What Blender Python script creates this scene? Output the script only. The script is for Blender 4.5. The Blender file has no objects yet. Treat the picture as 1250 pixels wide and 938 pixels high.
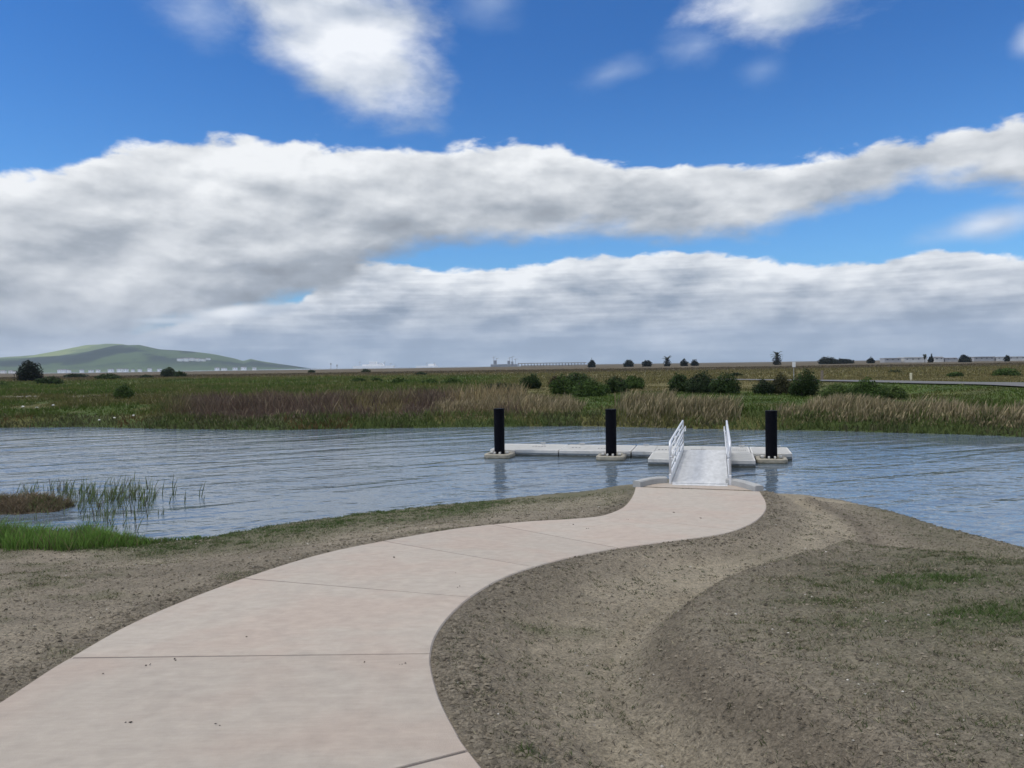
import bpy, math, random
import numpy as np
from mathutils import Vector, Matrix

R = math.radians
random.seed(7)
rng = np.random.default_rng(11)
scene = bpy.context.scene
col = scene.collection

# ------------------------------------------------------------------ camera
HC = 3.5                     # eye above the water (1.6 m above the path)
FPX = 939.0                  # focal length in photo pixels (1250 wide)
PITCH = R(1.40)
ROLL = R(0.82)
Rv = np.array([1.0, 0, 0]); Fv = np.array([0, math.cos(PITCH), -math.sin(PITCH)])
Uv = np.array([0, math.sin(PITCH), math.cos(PITCH)])
cam_d = bpy.data.cameras.new('camera'); cam = bpy.data.objects.new('camera', cam_d); col.objects.link(cam)
cam_d.sensor_width = 36.0; cam_d.lens = FPX / 1250 * 36.0
cam_d.clip_start = 0.05; cam_d.clip_end = 40000
rc = Rv * math.cos(ROLL) - Uv * math.sin(ROLL); uc = Rv * math.sin(ROLL) + Uv * math.cos(ROLL)
M4 = Matrix.Identity(4)
for i in range(3):
    M4[i][0] = rc[i]; M4[i][1] = uc[i]; M4[i][2] = -Fv[i]
M4[2][3] = HC
cam.matrix_world = M4
scene.camera = cam

def ray(x, y):
    """direction in the world of a photo pixel"""
    u, v = x - 625.0, 469.0 - y
    return Fv * FPX + rc * u + uc * v

def at_z(x, y, z=0.0):
    d = ray(x, y); t = (z - HC) / d[2]
    return np.array([d[0] * t, d[1] * t, z])

def at_Y(x, y, Y):
    d = ray(x, y); t = Y / d[1]
    return np.array([d[0] * t, Y, HC + d[2] * t])

def azel(x, y):
    d = ray(x, y)
    return math.degrees(math.atan2(d[0], d[1])), math.degrees(math.atan2(d[2], math.hypot(d[0], d[1])))

# ------------------------------------------------------------------ sky and light
SUN_EL, SUN_AZ = 52.0, -104.0        # degrees; azimuth from +Y (view) towards +X
SKY_STRENGTH = 0.10
world = bpy.data.worlds.new('World'); scene.world = world; world.use_nodes = True
wt = world.node_tree; wt.nodes.clear()

class NT:
    def __init__(s, tree): s.t = tree
    def node(s, kind, **kw):
        n = s.t.nodes.new(kind)
        for k, v in kw.items(): setattr(n, k, v)
        return n
    def put(s, sock, v):
        if isinstance(v, bpy.types.NodeSocket): s.t.links.new(v, sock)
        elif v is not None: sock.default_value = v
    def m(s, op, a, b=None, c=None, clamp=False):
        n = s.node('ShaderNodeMath', operation=op, use_clamp=clamp)
        s.put(n.inputs[0], a); s.put(n.inputs[1], b) if b is not None else None
        if c is not None: s.put(n.inputs[2], c)
        return n.outputs[0]
    def add(s, a, b): return s.m('ADD', a, b)
    def sub(s, a, b): return s.m('SUBTRACT', a, b)
    def mul(s, a, b): return s.m('MULTIPLY', a, b)
    def mad(s, a, b, c): return s.m('MULTIPLY_ADD', a, b, c)
    def div(s, a, b): return s.m('DIVIDE', a, b)
    def step(s, lo, hi, x, t0=0.0, t1=1.0):
        n = s.node('ShaderNodeMapRange', interpolation_type='SMOOTHSTEP')
        s.put(n.inputs['Value'], x); s.put(n.inputs['From Min'], lo); s.put(n.inputs['From Max'], hi)
        s.put(n.inputs['To Min'], t0); s.put(n.inputs['To Max'], t1)
        return n.outputs[0]
    def comb(s, x, y, z):
        n = s.node('ShaderNodeCombineXYZ')
        for i, v in enumerate((x, y, z)): s.put(n.inputs[i], v)
        return n.outputs[0]
    def vadd(s, a, b):
        n = s.node('ShaderNodeVectorMath', operation='ADD'); s.put(n.inputs[0], a); s.put(n.inputs[1], b); return n.outputs[0]
    def vmul(s, a, b):
        n = s.node('ShaderNodeVectorMath', operation='MULTIPLY'); s.put(n.inputs[0], a); s.put(n.inputs[1], b); return n.outputs[0]
    def noise(s, vec, scale, detail=5.0, rough=0.55, dist=0.0, lac=2.0, color=False):
        n = s.node('ShaderNodeTexNoise'); s.put(n.inputs['Vector'], vec)
        n.inputs['Scale'].default_value = scale; n.inputs['Detail'].default_value = detail
        n.inputs['Roughness'].default_value = rough; n.inputs['Distortion'].default_value = dist
        n.inputs['Lacunarity'].default_value = lac
        return n.outputs['Color' if color else 'Fac']
    def mix(s, f, a, b, blend='MIX'):
        n = s.node('ShaderNodeMix', data_type='RGBA', blend_type=blend)
        s.put(n.inputs[0], f)
        for sock, v in ((n.inputs[6], a), (n.inputs[7], b)):
            if isinstance(v, tuple): v = v if len(v) == 4 else (*v, 1.0)
            s.put(sock, v)
        return n.outputs[2]
    def curve(s, x, pts):
        n = s.node('ShaderNodeFloatCurve'); s.put(n.inputs['Value'], x)
        c = n.mapping.curves[0]
        while len(c.points) > 2: c.points.remove(c.points[1])
        c.points[0].location = pts[0]; c.points[1].location = pts[-1]
        for p in pts[1:-1]: c.points.new(*p)
        n.mapping.update()
        return n.outputs[0]
    def ramp(s, x, stops):
        n = s.node('ShaderNodeValToRGB'); s.put(n.inputs[0], x)
        e = n.color_ramp.elements
        while len(e) < len(stops): e.new(0.5)
        for el, (p, c) in zip(e, stops): el.position = p; el.color = (*c, 1) if len(c) == 3 else c
        return n.outputs[0]

def srgb(r, g, b):
    f = lambda c: (c / 255 / 12.92) if c <= 10 else ((c / 255 + 0.055) / 1.055) ** 2.4
    return (f(r), f(g), f(b))

W = NT(wt)
tc = W.node('ShaderNodeTexCoord')
sep = W.node('ShaderNodeSeparateXYZ'); W.put(sep.inputs[0], tc.outputs['Generated'])
dx, dy, dz = sep.outputs
az = W.mul(W.m('ARCTAN2', dx, dy), 180 / math.pi)
el = W.mul(W.m('ARCSINE', dz), 180 / math.pi)
azn = W.mad(az, 1 / 360.0, 0.5)
# stretched direction: clouds get flatter towards the horizon
zst = W.mul(dz, 2.1)
P = W.comb(dx, dy, zst)
sky = W.node('ShaderNodeTexSky', sky_type='NISHITA', sun_disc=False)
sky.sun_elevation = R(SUN_EL); sky.sun_rotation = R(SUN_AZ); sky.air_density = 1.0; sky.dust_density = 0.6; sky.ozone_density = 2.4; sky.altitude = 0
skyc = W.mix(1.0, sky.outputs[0], W.mix(W.step(6.0, 24.0, el), (0.36, 0.74, 1.10), (0.195, 0.555, 0.985)), 'MULTIPLY')
K = 1.0 / SKY_STRENGTH           # cloud colours below are given as final radiance

def edge_curve(pix, left, right, scale=40.0):
    """cloud edge: photo picks -> (azimuth, elevation) curve that goes on round the horizon"""
    pts = [azel(x, y) for x, y in pix]
    pts = [(-180, left)] + [(-80, left)] + pts + [(80, right), (180, left)]
    return W.mul(W.curve(azn, [((a + 180) / 360, min(1, max(0, (e + 5) / scale))) for a, e in pts]), scale), pts

def cloud_layer(base, top, bot, soft_top, soft_bot, n_lo, n_hi, amp_lo, amp_hi, light, dark, seed, relief=2.2, hpow=1.0, streak=None):
    top = W.sub(top, 5.0); bot = W.sub(bot, 5.0)
    off = W.vadd(P, (seed * 3.1, seed * 1.7, seed * 2.3))
    lo = W.sub(W.noise(off, n_lo, 5, 0.55), 0.5)
    hi = W.sub(W.noise(off, n_hi, 7, 0.6, 0.25), 0.5)
    e = W.mad(lo, amp_lo, W.mul(hi, amp_hi))
    st = W.step(0.0, soft_top, W.add(W.sub(top, el), e))
    sb = W.step(0.0, soft_bot, W.add(W.sub(el, bot), W.mul(e, 0.9)))
    dens = W.mul(st, sb)
    h = W.m('DIVIDE', W.sub(el, bot), W.m('MAXIMUM', W.sub(top, bot), 0.6), clamp=True)
    up = W.vadd(off, (-0.012, -0.008, 0.045))
    a1 = W.noise(off, n_lo * 1.35, 5, 0.48, 0.1); a2 = W.noise(up, n_lo * 1.35, 5, 0.48, 0.1)
    f1 = W.noise(off, n_hi * 0.9, 6, 0.58, 0.15); f2 = W.noise(W.vadd(off, (-0.005, -0.004, 0.016)), n_hi * 0.9, 6, 0.58, 0.15)
    rel = W.mad(W.sub(a1, a2), relief, W.mul(W.sub(f1, f2), relief * 0.28))
    b1 = W.sub(W.noise(off, n_lo * 0.9, 4, 0.5), 0.5)
    lit = W.add(W.add(W.mad(W.m('POWER', h, hpow), 0.90, 0.02), rel), W.mul(b1, 0.85))
    if streak is not None:
        sv = W.vmul(off, (1, 1, 7.0))
        lit = W.add(lit, W.mul(W.sub(W.noise(sv, streak[0], 5, 0.55), 0.5), streak[1]))
    c = W.ramp(W.m('MULTIPLY_ADD', lit, 0.66, 0.30, clamp=True), [(0.0, tuple(k * K * 0.74 for k in dark)), (0.30, tuple(k * K for k in dark)), (0.58, tuple((0.60 * a + 0.40 * b) * K for a, b in zip(dark, light))), (0.95, tuple(k * K for k in light))])
    return W.mix(dens, base, c), dens

WHITE = (0.80, 0.82, 0.86); GREY = (0.36, 0.39, 0.44)
# high scattered cloud overhead and round the back (planar projection)
izz = W.m('MAXIMUM', dz, 0.08)
pl = W.comb(W.div(dx, izz), W.div(dy, izz), 0.3)
cov = W.noise(pl, 0.55, 6, 0.55, 0.2)
away = W.step(27.0, 38.0, el)
dO = W.mul(W.step(0.36, 0.54, cov), away)
cO = W.ramp(W.noise(pl, 0.8, 4, 0.5), [(0.3, tuple(k * K for k in (0.86, 0.86, 0.87))), (0.7, tuple(k * K for k in (1.40, 1.38, 1.35)))])  # out of view, made brighter than the visible clouds to light the ground
c = W.mix(dO, skyc, cO)

nP9 = W.sub(W.noise(P, 10, 8, 0.60, 0.15), 0.5); nP3 = W.sub(W.noise(P, 3.5, 3, 0.5), 0.5)
nPr = W.sub(W.noise(P, 8, 5, 0.5), W.noise(W.vadd(P, (-0.02, 0, 0.05)), 8, 5, 0.5))
def puff(base, cx, cy, w, h, amp, soft, light, dark, seed, opac=1.0, tilt=0.0):
    a0, e0 = azel(cx, cy)
    k = 180 / math.pi / FPX * 0.9
    ddx = W.sub(az, a0); ddy = W.sub(el, e0)
    if tilt:
        ddy = W.sub(ddy, W.mul(ddx, math.tan(R(tilt))))
    X2 = W.m('POWER', W.m('ABSOLUTE', W.div(ddx, w * k)), 2.0); Y2 = W.m('POWER', W.m('ABSOLUTE', W.div(ddy, h * k)), 2.0)
    r = W.m('SQRT', W.add(X2, Y2))
    n = W.mul(W.add(nP9, nP3), amp)
    d = W.mul(W.step(0.0, soft, W.add(W.sub(1.0, r), n)), opac)
    lit = W.add(W.add(W.mad(W.div(ddy, h * k), 0.22, 0.55), W.mul(nPr, 3.2)), W.mul(W.sub(d, 0.6), 0.35))
    cc = W.ramp(W.m('ADD', lit, 0.0, clamp=True), [(0.0, tuple(q * K for q in dark)), (1.0, tuple(q * K for q in light))])
    return W.mix(d, base, cc)

c = puff(c, 400, 22, 165, 105, 1.1, 0.75, (0.72, 0.74, 0.77), (0.36, 0.41, 0.49), 1.0, 0.96, -18)
c = puff(c, 235, 8, 95, 52, 1.4, 1.5, (0.60, 0.66, 0.75), (0.38, 0.46, 0.59), 2.0, 0.68)
c = puff(c, 600, 0, 60, 40, 1.3, 1.6, (0.55, 0.62, 0.74), (0.36, 0.45, 0.60), 2.6, 0.5)
c = puff(c, 960, -5, 150, 72, 1.3, 0.85, (0.72, 0.74, 0.78), (0.38, 0.44, 0.53), 3.0, 0.95)
c = puff(c, 850, 55, 70, 38, 1.4, 1.6, (0.58, 0.66, 0.78), (0.42, 0.50, 0.63), 4.0, 0.55)
c = puff(c, 745, 90, 75, 26, 1.3, 1.5, (0.50, 0.58, 0.70), (0.38, 0.46, 0.60), 5.0, 0.55, 8)
c = puff(c, 930, 85, 50, 26, 1.3, 1.6, (0.46, 0.56, 0.70), (0.36, 0.46, 0.62), 5.7, 0.4)
c = puff(c, 1262, 50, 30, 30, 1.1, 1.2, (0.62, 0.68, 0.78), (0.42, 0.48, 0.60), 6.0, 0.8)
c = puff(c, 1215, 272, 110, 26, 1.0, 1.2, (0.66, 0.70, 0.76), (0.42, 0.47, 0.56), 7.0, 0.9, 6)

# main stratocumulus band
tA, _ = edge_curve([(-120, 215), (0, 208), (90, 195), (200, 168), (330, 168), (430, 178), (540, 176), (640, 172), (740, 190), (830, 200), (900, 196), (980, 192), (1070, 176), (1160, 165), (1250, 138), (1380, 120)], 11.0, 15.0)
bA, _ = edge_curve([(-120, 440), (0, 440), (130, 440), (200, 425), (260, 408), (330, 388), (400, 372), (450, 340), (540, 316), (640, 310), (740, 300), (840, 304), (900, 304), (980, 284), (1060, 256), (1130, 236), (1250, 252), (1380, 256)], 4.0, 10.0)
# low far stratus deck with a bright top edge
tC, _ = edge_curve([(-120, 398), (0, 398), (150, 402), (205, 396), (250, 380), (300, 368), (350, 368), (385, 350), (425, 322), (462, 320), (520, 326), (640, 322), (720, 312), (840, 306), (940, 314), (1040, 318), (1150, 304), (1250, 314), (1380, 318)], 6.0, 8.0)
bC = W.mul(W.add(W.mul(az, 0.0), 0.0), 1.0)
c, dC = cloud_layer(c, tC, bC, 0.4, 0.5, 7.0, 26.0, 0.9, 1.5, (0.72, 0.74, 0.76), (0.235, 0.28, 0.345), 1.9, relief=1.9, hpow=3.6, streak=(9.0, 0.85))
c, dA = cloud_layer(c, tA, bA, 0.7, 2.0, 5.0, 20.0, 2.2, 2.4, (0.70, 0.715, 0.73), (0.30, 0.33, 0.37), 0.6, relief=2.5, hpow=1.4, streak=(4.0, 0.35))
# haze close to the horizon
c = puff(c, 300, 381, 105, 13, 0.8, 0.9, (0.78, 0.80, 0.82), (0.40, 0.45, 0.52), 8.0, 0.85, 5)
c = puff(c, 205, 392, 60, 6, 0.7, 0.9, (0.70, 0.74, 0.78), (0.45, 0.50, 0.57), 9.0, 0.7)
hz = W.step(5.0, -0.5, el, 0.0, 0.62)
c = W.mix(hz, c, tuple(k * K for k in (0.27, 0.35, 0.455)))
bg = W.node('ShaderNodeBackground'); W.put(bg.inputs[0], c); bg.inputs[1].default_value = SKY_STRENGTH
wo = W.node('ShaderNodeOutputWorld'); wt.links.new(bg.outputs[0], wo.inputs[0])

world.cycles.sampling_method = 'MANUAL'; world.cycles.sample_map_resolution = 256
sd_ = bpy.data.lights.new('sun', 'SUN'); sd_.energy = 1.5; sd_.angle = R(14); sd_.color = (1.0, 0.94, 0.85)
sun = bpy.data.objects.new('sun', sd_); col.objects.link(sun)
sv = Vector((math.sin(R(SUN_AZ)) * math.cos(R(SUN_EL)), math.cos(R(SUN_AZ)) * math.cos(R(SUN_EL)), math.sin(R(SUN_EL))))
sun.rotation_euler = sv.to_track_quat('Z', 'Y').to_euler()
sun.location = (0, 0, 60)

vs = scene.view_settings
vs.view_transform = 'Standard'; vs.look = 'None'; vs.exposure = 0.42; vs.gamma = 1.0; vs.use_curve_mapping = False
scene.render.engine = 'CYCLES'
scene.cycles.use_denoising = True
scene.cycles.max_bounces = 6; scene.cycles.diffuse_bounces = 3; scene.cycles.glossy_bounces = 3; scene.cycles.transmission_bounces = 3; scene.cycles.volume_bounces = 0

# ------------------------------------------------------------------ helpers
def tag(o, label=None, cat=None, group=None, kind=None):
    if label: o['label'] = label
    if cat: o['category'] = cat
    if group: o['group'] = group
    if kind: o['kind'] = kind
    return o

def link(name, me, mat=None, parent=None, loc=None):
    o = bpy.data.objects.new(name, me); col.objects.link(o)
    if mat is not None and me is not None and len(me.materials) == 0: me.materials.append(mat)
    if parent is not None: o.parent = parent
    if loc is not None: o.location = loc
    return o

def empty(name, loc=(0, 0, 0), rz=0.0):
    o = bpy.data.objects.new(name, None); col.objects.link(o); o.location = loc; o.rotation_euler = (0, 0, rz)
    o.empty_display_size = 0.2
    return o

def mesh_np(name, verts, faces, color=None, smooth=False):
    verts = np.asarray(verts, dtype=np.float32); faces = np.asarray(faces, dtype=np.int32)
    me = bpy.data.meshes.new(name); k = faces.shape[1]
    me.vertices.add(len(verts)); me.vertices.foreach_set('co', verts.ravel())
    me.loops.add(faces.size); me.loops.foreach_set('vertex_index', faces.ravel())
    me.polygons.add(len(faces)); me.polygons.foreach_set('loop_start', np.arange(0, faces.size, k, dtype=np.int32))
    me.polygons.foreach_set('loop_total', np.full(len(faces), k, dtype=np.int32))
    me.polygons.foreach_set('use_smooth', np.full(len(faces), smooth, dtype=bool))
    me.update(calc_edges=True)
    if color is not None:
        a = me.color_attributes.new('Col', 'FLOAT_COLOR', 'POINT')
        cc = np.ones((len(verts), 4), dtype=np.float32); cc[:, :3] = color
        a.data.foreach_set('color', cc.ravel())
    return me

class MB:
    """collects boxes, tubes and prisms into one mesh"""
    def __init__(s): s.v = []; s.f = []
    def add(s, vs_, fs):
        b = len(s.v); s.v += [tuple(map(float, v)) for v in vs_]; s.f += [tuple(i + b for i in f) for f in fs]
    def box(s, x0, x1, y0, y1, z0, z1, bev=0.0):
        if bev > 0:
            b = min(bev, (x1 - x0) * .45, (y1 - y0) * .45, (z1 - z0) * .45)
            rings = [(z0, b), (z0 + b, 0), (z1 - b, 0), (z1, b)]
            vs_ = []
            for z, i in rings:
                vs_ += [(x0 + i, y0 + i, z), (x1 - i, y0 + i, z), (x1 - i, y1 - i, z), (x0 + i, y1 - i, z)]
            fs = [(3, 2, 1, 0), (12, 13, 14, 15)]
            for r in range(3):
                for k in range(4):
                    fs.append((r * 4 + k, r * 4 + (k + 1) % 4, r * 4 + 4 + (k + 1) % 4, r * 4 + 4 + k))
            s.add(vs_, fs)
        else:
            s.add([(x0, y0, z0), (x1, y0, z0), (x1, y1, z0), (x0, y1, z0), (x0, y0, z1), (x1, y0, z1), (x1, y1, z1), (x0, y1, z1)],
                  [(3, 2, 1, 0), (4, 5, 6, 7), (0, 1, 5, 4), (1, 2, 6, 5), (2, 3, 7, 6), (3, 0, 4, 7)])
        return s
    def tube(s, pts, rad, n=8, cap=True):
        pts = [Vector(p) for p in pts]; rads = rad if isinstance(rad, (list, tuple)) else [rad] * len(pts)
        vs_ = []; up0 = None
        for i, p in enumerate(pts):
            d = (pts[min(i + 1, len(pts) - 1)] - pts[max(i - 1, 0)]).normalized()
            if up0 is None:
                up0 = Vector((0, 0, 1)) if abs(d.z) < 0.9 else Vector((1, 0, 0))
            a = d.cross(up0); a.normalize(); b = a.cross(d); b.normalize(); up0 = b
            for k in range(n):
                t = 2 * math.pi * k / n
                vs_.append(p + (a * math.cos(t) + b * math.sin(t)) * rads[i])
        fs = []
        for i in range(len(pts) - 1):
            for k in range(n):
                fs.append((i * n + k, i * n + (k + 1) % n, i * n + n + (k + 1) % n, i * n + n + k))
        if cap:
            fs.append(tuple(range(n - 1, -1, -1))); fs.append(tuple(range((len(pts) - 1) * n, len(pts) * n)))
        s.add(vs_, fs); return s
    def sweep(s, pts, half, z0, z1, bev=0.02):
        """low wall along a ground line"""
        pts = [Vector((p[0], p[1], 0)) for p in pts]; prof = [(-half, z0), (-half, z1 - bev), (-half + bev, z1), (half - bev, z1), (half, z1 - bev), (half, z0)]
        vs_ = []; n = len(prof)
        for i, p in enumerate(pts):
            d = (pts[min(i + 1, len(pts) - 1)] - pts[max(i - 1, 0)]).normalized(); a = Vector((-d.y, d.x, 0))
            vs_ += [p + a * q + Vector((0, 0, z)) for q, z in prof]
        fs = []
        for i in range(len(pts) - 1):
            for k in range(n):
                fs.append((i * n + k, i * n + n + k, i * n + n + (k + 1) % n, i * n + (k + 1) % n))
        fs.append(tuple(range(n))); fs.append(tuple(range((len(pts) - 1) * n + n - 1, (len(pts) - 1) * n - 1, -1)))
        s.add(vs_, fs); return s
    def mesh(s, name, smooth=False):
        me = bpy.data.meshes.new(name); me.from_pydata(s.v, [], s.f); me.update()
        if smooth:
            me.polygons.foreach_set('use_smooth', np.ones(len(me.polygons), dtype=bool))
        return me
    def build(s, name, mat, parent=None, smooth=False, loc=None):
        return link(name, s.mesh(name, smooth), mat, parent, loc)

def h2(ix, iy, seed):
    n = (ix.astype(np.int64) * 374761393 + iy.astype(np.int64) * 668265263 + seed * 974634777) & 0xffffffff
    n = ((n ^ (n >> 13)) * 1274126177) & 0xffffffff
    return ((n ^ (n >> 16)) & 0xffffff) / float(0xffffff)

def vn(x, y, seed=0):
    x = np.asarray(x, float); y = np.asarray(y, float)
    ix = np.floor(x); iy = np.floor(y); fx = x - ix; fy = y - iy
    fx = fx * fx * fx * (fx * (fx * 6 - 15) + 10); fy = fy * fy * fy * (fy * (fy * 6 - 15) + 10)
    a = h2(ix, iy, seed); b = h2(ix + 1, iy, seed); c_ = h2(ix, iy + 1, seed); d = h2(ix + 1, iy + 1, seed)
    return (a * (1 - fx) + b * fx) * (1 - fy) + (c_ * (1 - fx) + d * fx) * fy

def fbm(x, y, scale, octv=4, seed=0, gain=0.5):
    """0..1 noise, features about `scale` metres across"""
    t = 0; amp = 1; nrm = 0; f = 1 / scale
    ca, sa = math.cos(0.6), math.sin(0.6)
    for o in range(octv):
        t = t + amp * vn(x * f, y * f, seed + o * 17); nrm += amp; amp *= gain; f *= 2.03
        x, y = x * ca - y * sa, x * sa + y * ca
    return t / nrm

def sst(a, b, x):
    t = np.clip((np.asarray(x, float) - a) / (b - a), 0, 1); return t * t * (3 - 2 * t)

def smin(a, b, k):
    h = np.clip(0.5 + 0.5 * (b - a) / k, 0, 1); return b * (1 - h) + a * h - k * h * (1 - h)

def dist_poly(x, y, pts):
    d = np.full(np.shape(x), 1e12)
    for (ax, ay), (bx, by) in zip(pts[:-1], pts[1:]):
        vx, vy = bx - ax, by - ay; L = vx * vx + vy * vy + 1e-12
        t = np.clip(((x - ax) * vx + (y - ay) * vy) / L, 0, 1)
        d = np.minimum(d, (x - ax - t * vx) ** 2 + (y - ay - t * vy) ** 2)
    return np.sqrt(d)

def inside(x, y, poly):
    r = np.zeros(np.shape(x), bool); n = len(poly)
    for i in range(n):
        ax, ay = poly[i]; bx, by = poly[(i + 1) % n]
        if ay == by: continue
        r ^= ((ay > y) != (by > y)) & (x < (bx - ax) * (y - ay) / (by - ay) + ax)
    return r

def catmull(pts, n=8):
    pts = [np.asarray(p, float) for p in pts]; out = []
    P_ = [2 * pts[0] - pts[1]] + pts + [2 * pts[-1] - pts[-2]]
    for i in range(1, len(P_) - 2):
        p0, p1, p2, p3 = P_[i - 1:i + 3]
        for k in range(n):
            t = k / n
            out.append(0.5 * ((2 * p1) + (-p0 + p2) * t + (2 * p0 - 5 * p1 + 4 * p2 - p3) * t * t + (-p0 + 3 * p1 - 3 * p2 + p3) * t ** 3))
    out.append(pts[-1]); return np.array(out)

# ------------------------------------------------------------------ materials
def new_mat(name):
    m = bpy.data.materials.new(name); m.use_nodes = True
    t = m.node_tree; b = t.nodes['Principled BSDF']
    return m, NT(t), b

def simple_mat(name, colr, rough=0.6, metal=0.0, var=0.15, scale=6.0, bump=0.0, bscale=40.0, spec=0.5, dirt=None, stain=None):
    m, n, b = new_mat(name)
    tcn = n.node('ShaderNodeTexCoord'); v = tcn.outputs['Object']
    f = n.noise(v, scale, 6, 0.6)
    d = tuple(k * (1 - var) for k in colr); l = tuple(min(1, k * (1 + var)) for k in colr)
    cc = n.ramp(f, [(0.3, d), (0.7, l)])
    if dirt:
        cc = n.mix(n.step(0.5, 0.75, n.noise(v, dirt[1], 6, 0.65, 0.4), 0.0, dirt[2]), cc, dirt[0])
    if stain is not None:
        sz = n.node('ShaderNodeSeparateXYZ'); n.put(sz.inputs[0], v)
        lim = n.add(sz.outputs[2], n.mul(n.sub(n.noise(v, 7, 4, 0.6), 0.5), 0.10))
        cc = n.mix(n.step(stain + 0.03, stain - 0.03, lim, 0.0, 0.85), cc, (0.045, 0.050, 0.032))
    n.put(b.inputs['Base Color'], cc); b.inputs['Roughness'].default_value = rough; b.inputs['Metallic'].default_value = metal
    b.inputs['Specular IOR Level'].default_value = spec
    if bump:
        bp = n.node('ShaderNodeBump'); bp.inputs['Distance'].default_value = bump; n.put(bp.inputs['Height'], n.noise(v, bscale, 4, 0.6)); n.put(b.inputs['Normal'], bp.outputs[0])
    return m

def leaf_mat(name, transl=0.25, rough=0.75):
    m, n, b = new_mat(name)
    a = n.node('ShaderNodeAttribute', attribute_name='Col')
    n.put(b.inputs['Base Color'], a.outputs['Color']); b.inputs['Roughness'].default_value = rough; b.inputs['Specular IOR Level'].default_value = 0.15
    tr = n.node('ShaderNodeBsdfTranslucent'); n.put(tr.inputs[0], a.outputs['Color'])
    mx = n.node('ShaderNodeMixShader'); mx.inputs[0].default_value = transl
    n.t.links.new(b.outputs[0], mx.inputs[1]); n.t.links.new(tr.outputs[0], mx.inputs[2])
    n.t.links.new(mx.outputs[0], n.t.nodes['Material Output'].inputs[0])
    return m

# ------------------------------------------------------------------ layout from photo picks
def zpath(Y):
    Y = np.asarray(Y, float)
    lin = 1.9 - 0.0880 * Y
    return np.maximum(0.30, smin(lin, np.full_like(lin, 2.2), 0.1) * 0 + lin) * 1.0 if False else np.where(lin > 0.42, lin, 0.30 + 0.12 * np.exp((lin - 0.42) / 0.12))

def at_path(x, y):
    d = ray(x, y); Y = 8.0
    for _ in range(60):
        z = float(zpath(Y)); Yn = (z - HC) / d[2] * d[1]; Y = 0.5 * Y + 0.5 * Yn
    return np.array([d[0] / d[1] * Y, Y])

edge_l = [(0, 857), (85, 803), (180, 752), (297, 706), (390, 677), (468, 660.5), (560, 645), (640, 637), (700, 633.5), (735, 629.5), (758, 621), (768, 612), (773.5, 603), (776, 594.5)]
edge_r = [(590, 938), (556, 890), (536, 850), (526.5, 815), (526, 798), (531, 778), (546, 755), (574, 729), (612, 706.5), (652, 692), (700, 679.5), (755, 669), (830, 659), (880, 652), (908, 643.5), (925, 634), (935, 622), (934, 611), (927.5, 600)]
pl_w = [np.array(p) for p in ((-1.3, -5.0), (-2.1, -1.5), (-2.75, 1.6))] + [at_path(*p) for p in edge_l]
pr_w = [np.array(p) for p in ((2.6, -5.0), (1.55, -1.2), (0.75, 1.3))] + [at_path(*p) for p in edge_r]
EL = catmull(pl_w, 10); ER = catmull(pr_w, 10)
joints = [((-2.95, 2.4), at_path(575, 918)), (at_path(85, 803), at_path(526, 798)), (at_path(297, 706), at_path(574, 729)), (at_path(468, 660.5), at_path(652, 692)),
          (at_path(600, 640.5), at_path(755, 669)), (at_path(735, 629.5), at_path(900, 647))]
path_poly = [tuple(p) for p in EL[::2]] + [tuple(p) for p in ER[::-2]]

shore_px = [(-420, 668), (-150, 664), (0, 662), (100, 662), (180, 664), (205, 661), (260, 655), (350, 640), (450, 627), (550, 616), (650, 606), (720, 600), (770, 596.5)]
shore_px2 = [(938, 603), (985, 605.5), (1030, 612), (1085, 624), (1150, 643), (1200, 655), (1250, 668)]
sh1 = [at_z(x, y, 0)[:2] for x, y in shore_px]; sh2 = [at_z(x, y, 0)[:2] for x, y in shore_px2]
sh_mid = [at_z(797, 590, 0)[:2], at_z(905, 592, 0)[:2]]
near_shore = [np.array([-400.0, 30.0]), np.array([-60.0, 13.0])] + sh1 + sh_mid + sh2 + [np.array([14.5, 11.8]), np.array([30, 9.5]), np.array([400.0, 4.0])]
near_shore = [tuple(p) for p in near_shore]
near_poly = near_shore + [(400, -400), (-400, -400)]
far_px = [(0, 522.5), (100, 521.5), (200, 524), (330, 525.5), (420, 524), (560, 522), (700, 520.5), (780, 522), (900, 525), (1000, 526), (1100, 529), (1180, 531), (1250, 534)]
fs_ = [at_z(x, y, 0)[:2] for x, y in far_px]
far_shore = [(-400.0, 92.0), (-90.0, 60.0)] + [tuple(p) for p in fs_] + [(60.0, 31.0), (400.0, 40.0)]
far_poly = far_shore + [(9000, 3000), (9000, 9500), (-9000, 9500), (-9000, 3000)]
mound_px = [(985, 607), (1030, 624), (1058, 646), (1030, 671), (960, 694), (880, 721), (825, 750), (801, 780), (797, 812), (818, 845), (865, 885), (935, 925), (1010, 970)]
def at_plane(x, y, drop=0.12):
    d = ray(x, y); Y = 8.0
    for _ in range(60):
        z = float(zpath(Y)) - drop; Yn = (z - HC) / d[2] * d[1]; Y = 0.5 * Y + 0.5 * Yn
    return np.array([d[0] / d[1] * Y, Y])
md = [tuple(p) for p in catmull([at_plane(*p) for p in mound_px], 3)]
mound_poly = md + [(2.2, 0.0), (40, -10), (40, 14), (12, 18)]
road_px = [(1700, 486), (1400, 475), (1250, 469), (1150, 467.3), (1050, 465.2), (960, 464.2), (880, 463.2)]
ROADZ = 1.30
road_c = [tuple(at_z(x, y, ROADZ)[:2]) for x, y in road_px]
islet = at_z(-35, 618, 0.1)[:2]
track_px = [(-200, 489), (0, 487), (70, 486), (140, 484), (200, 483)]
track_c = [tuple(at_z(x, y, 0.7)[:2]) for x, y in track_px]

def px_of(X, Y): return 625 + FPX * X / np.maximum(Y, 0.1)

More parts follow.
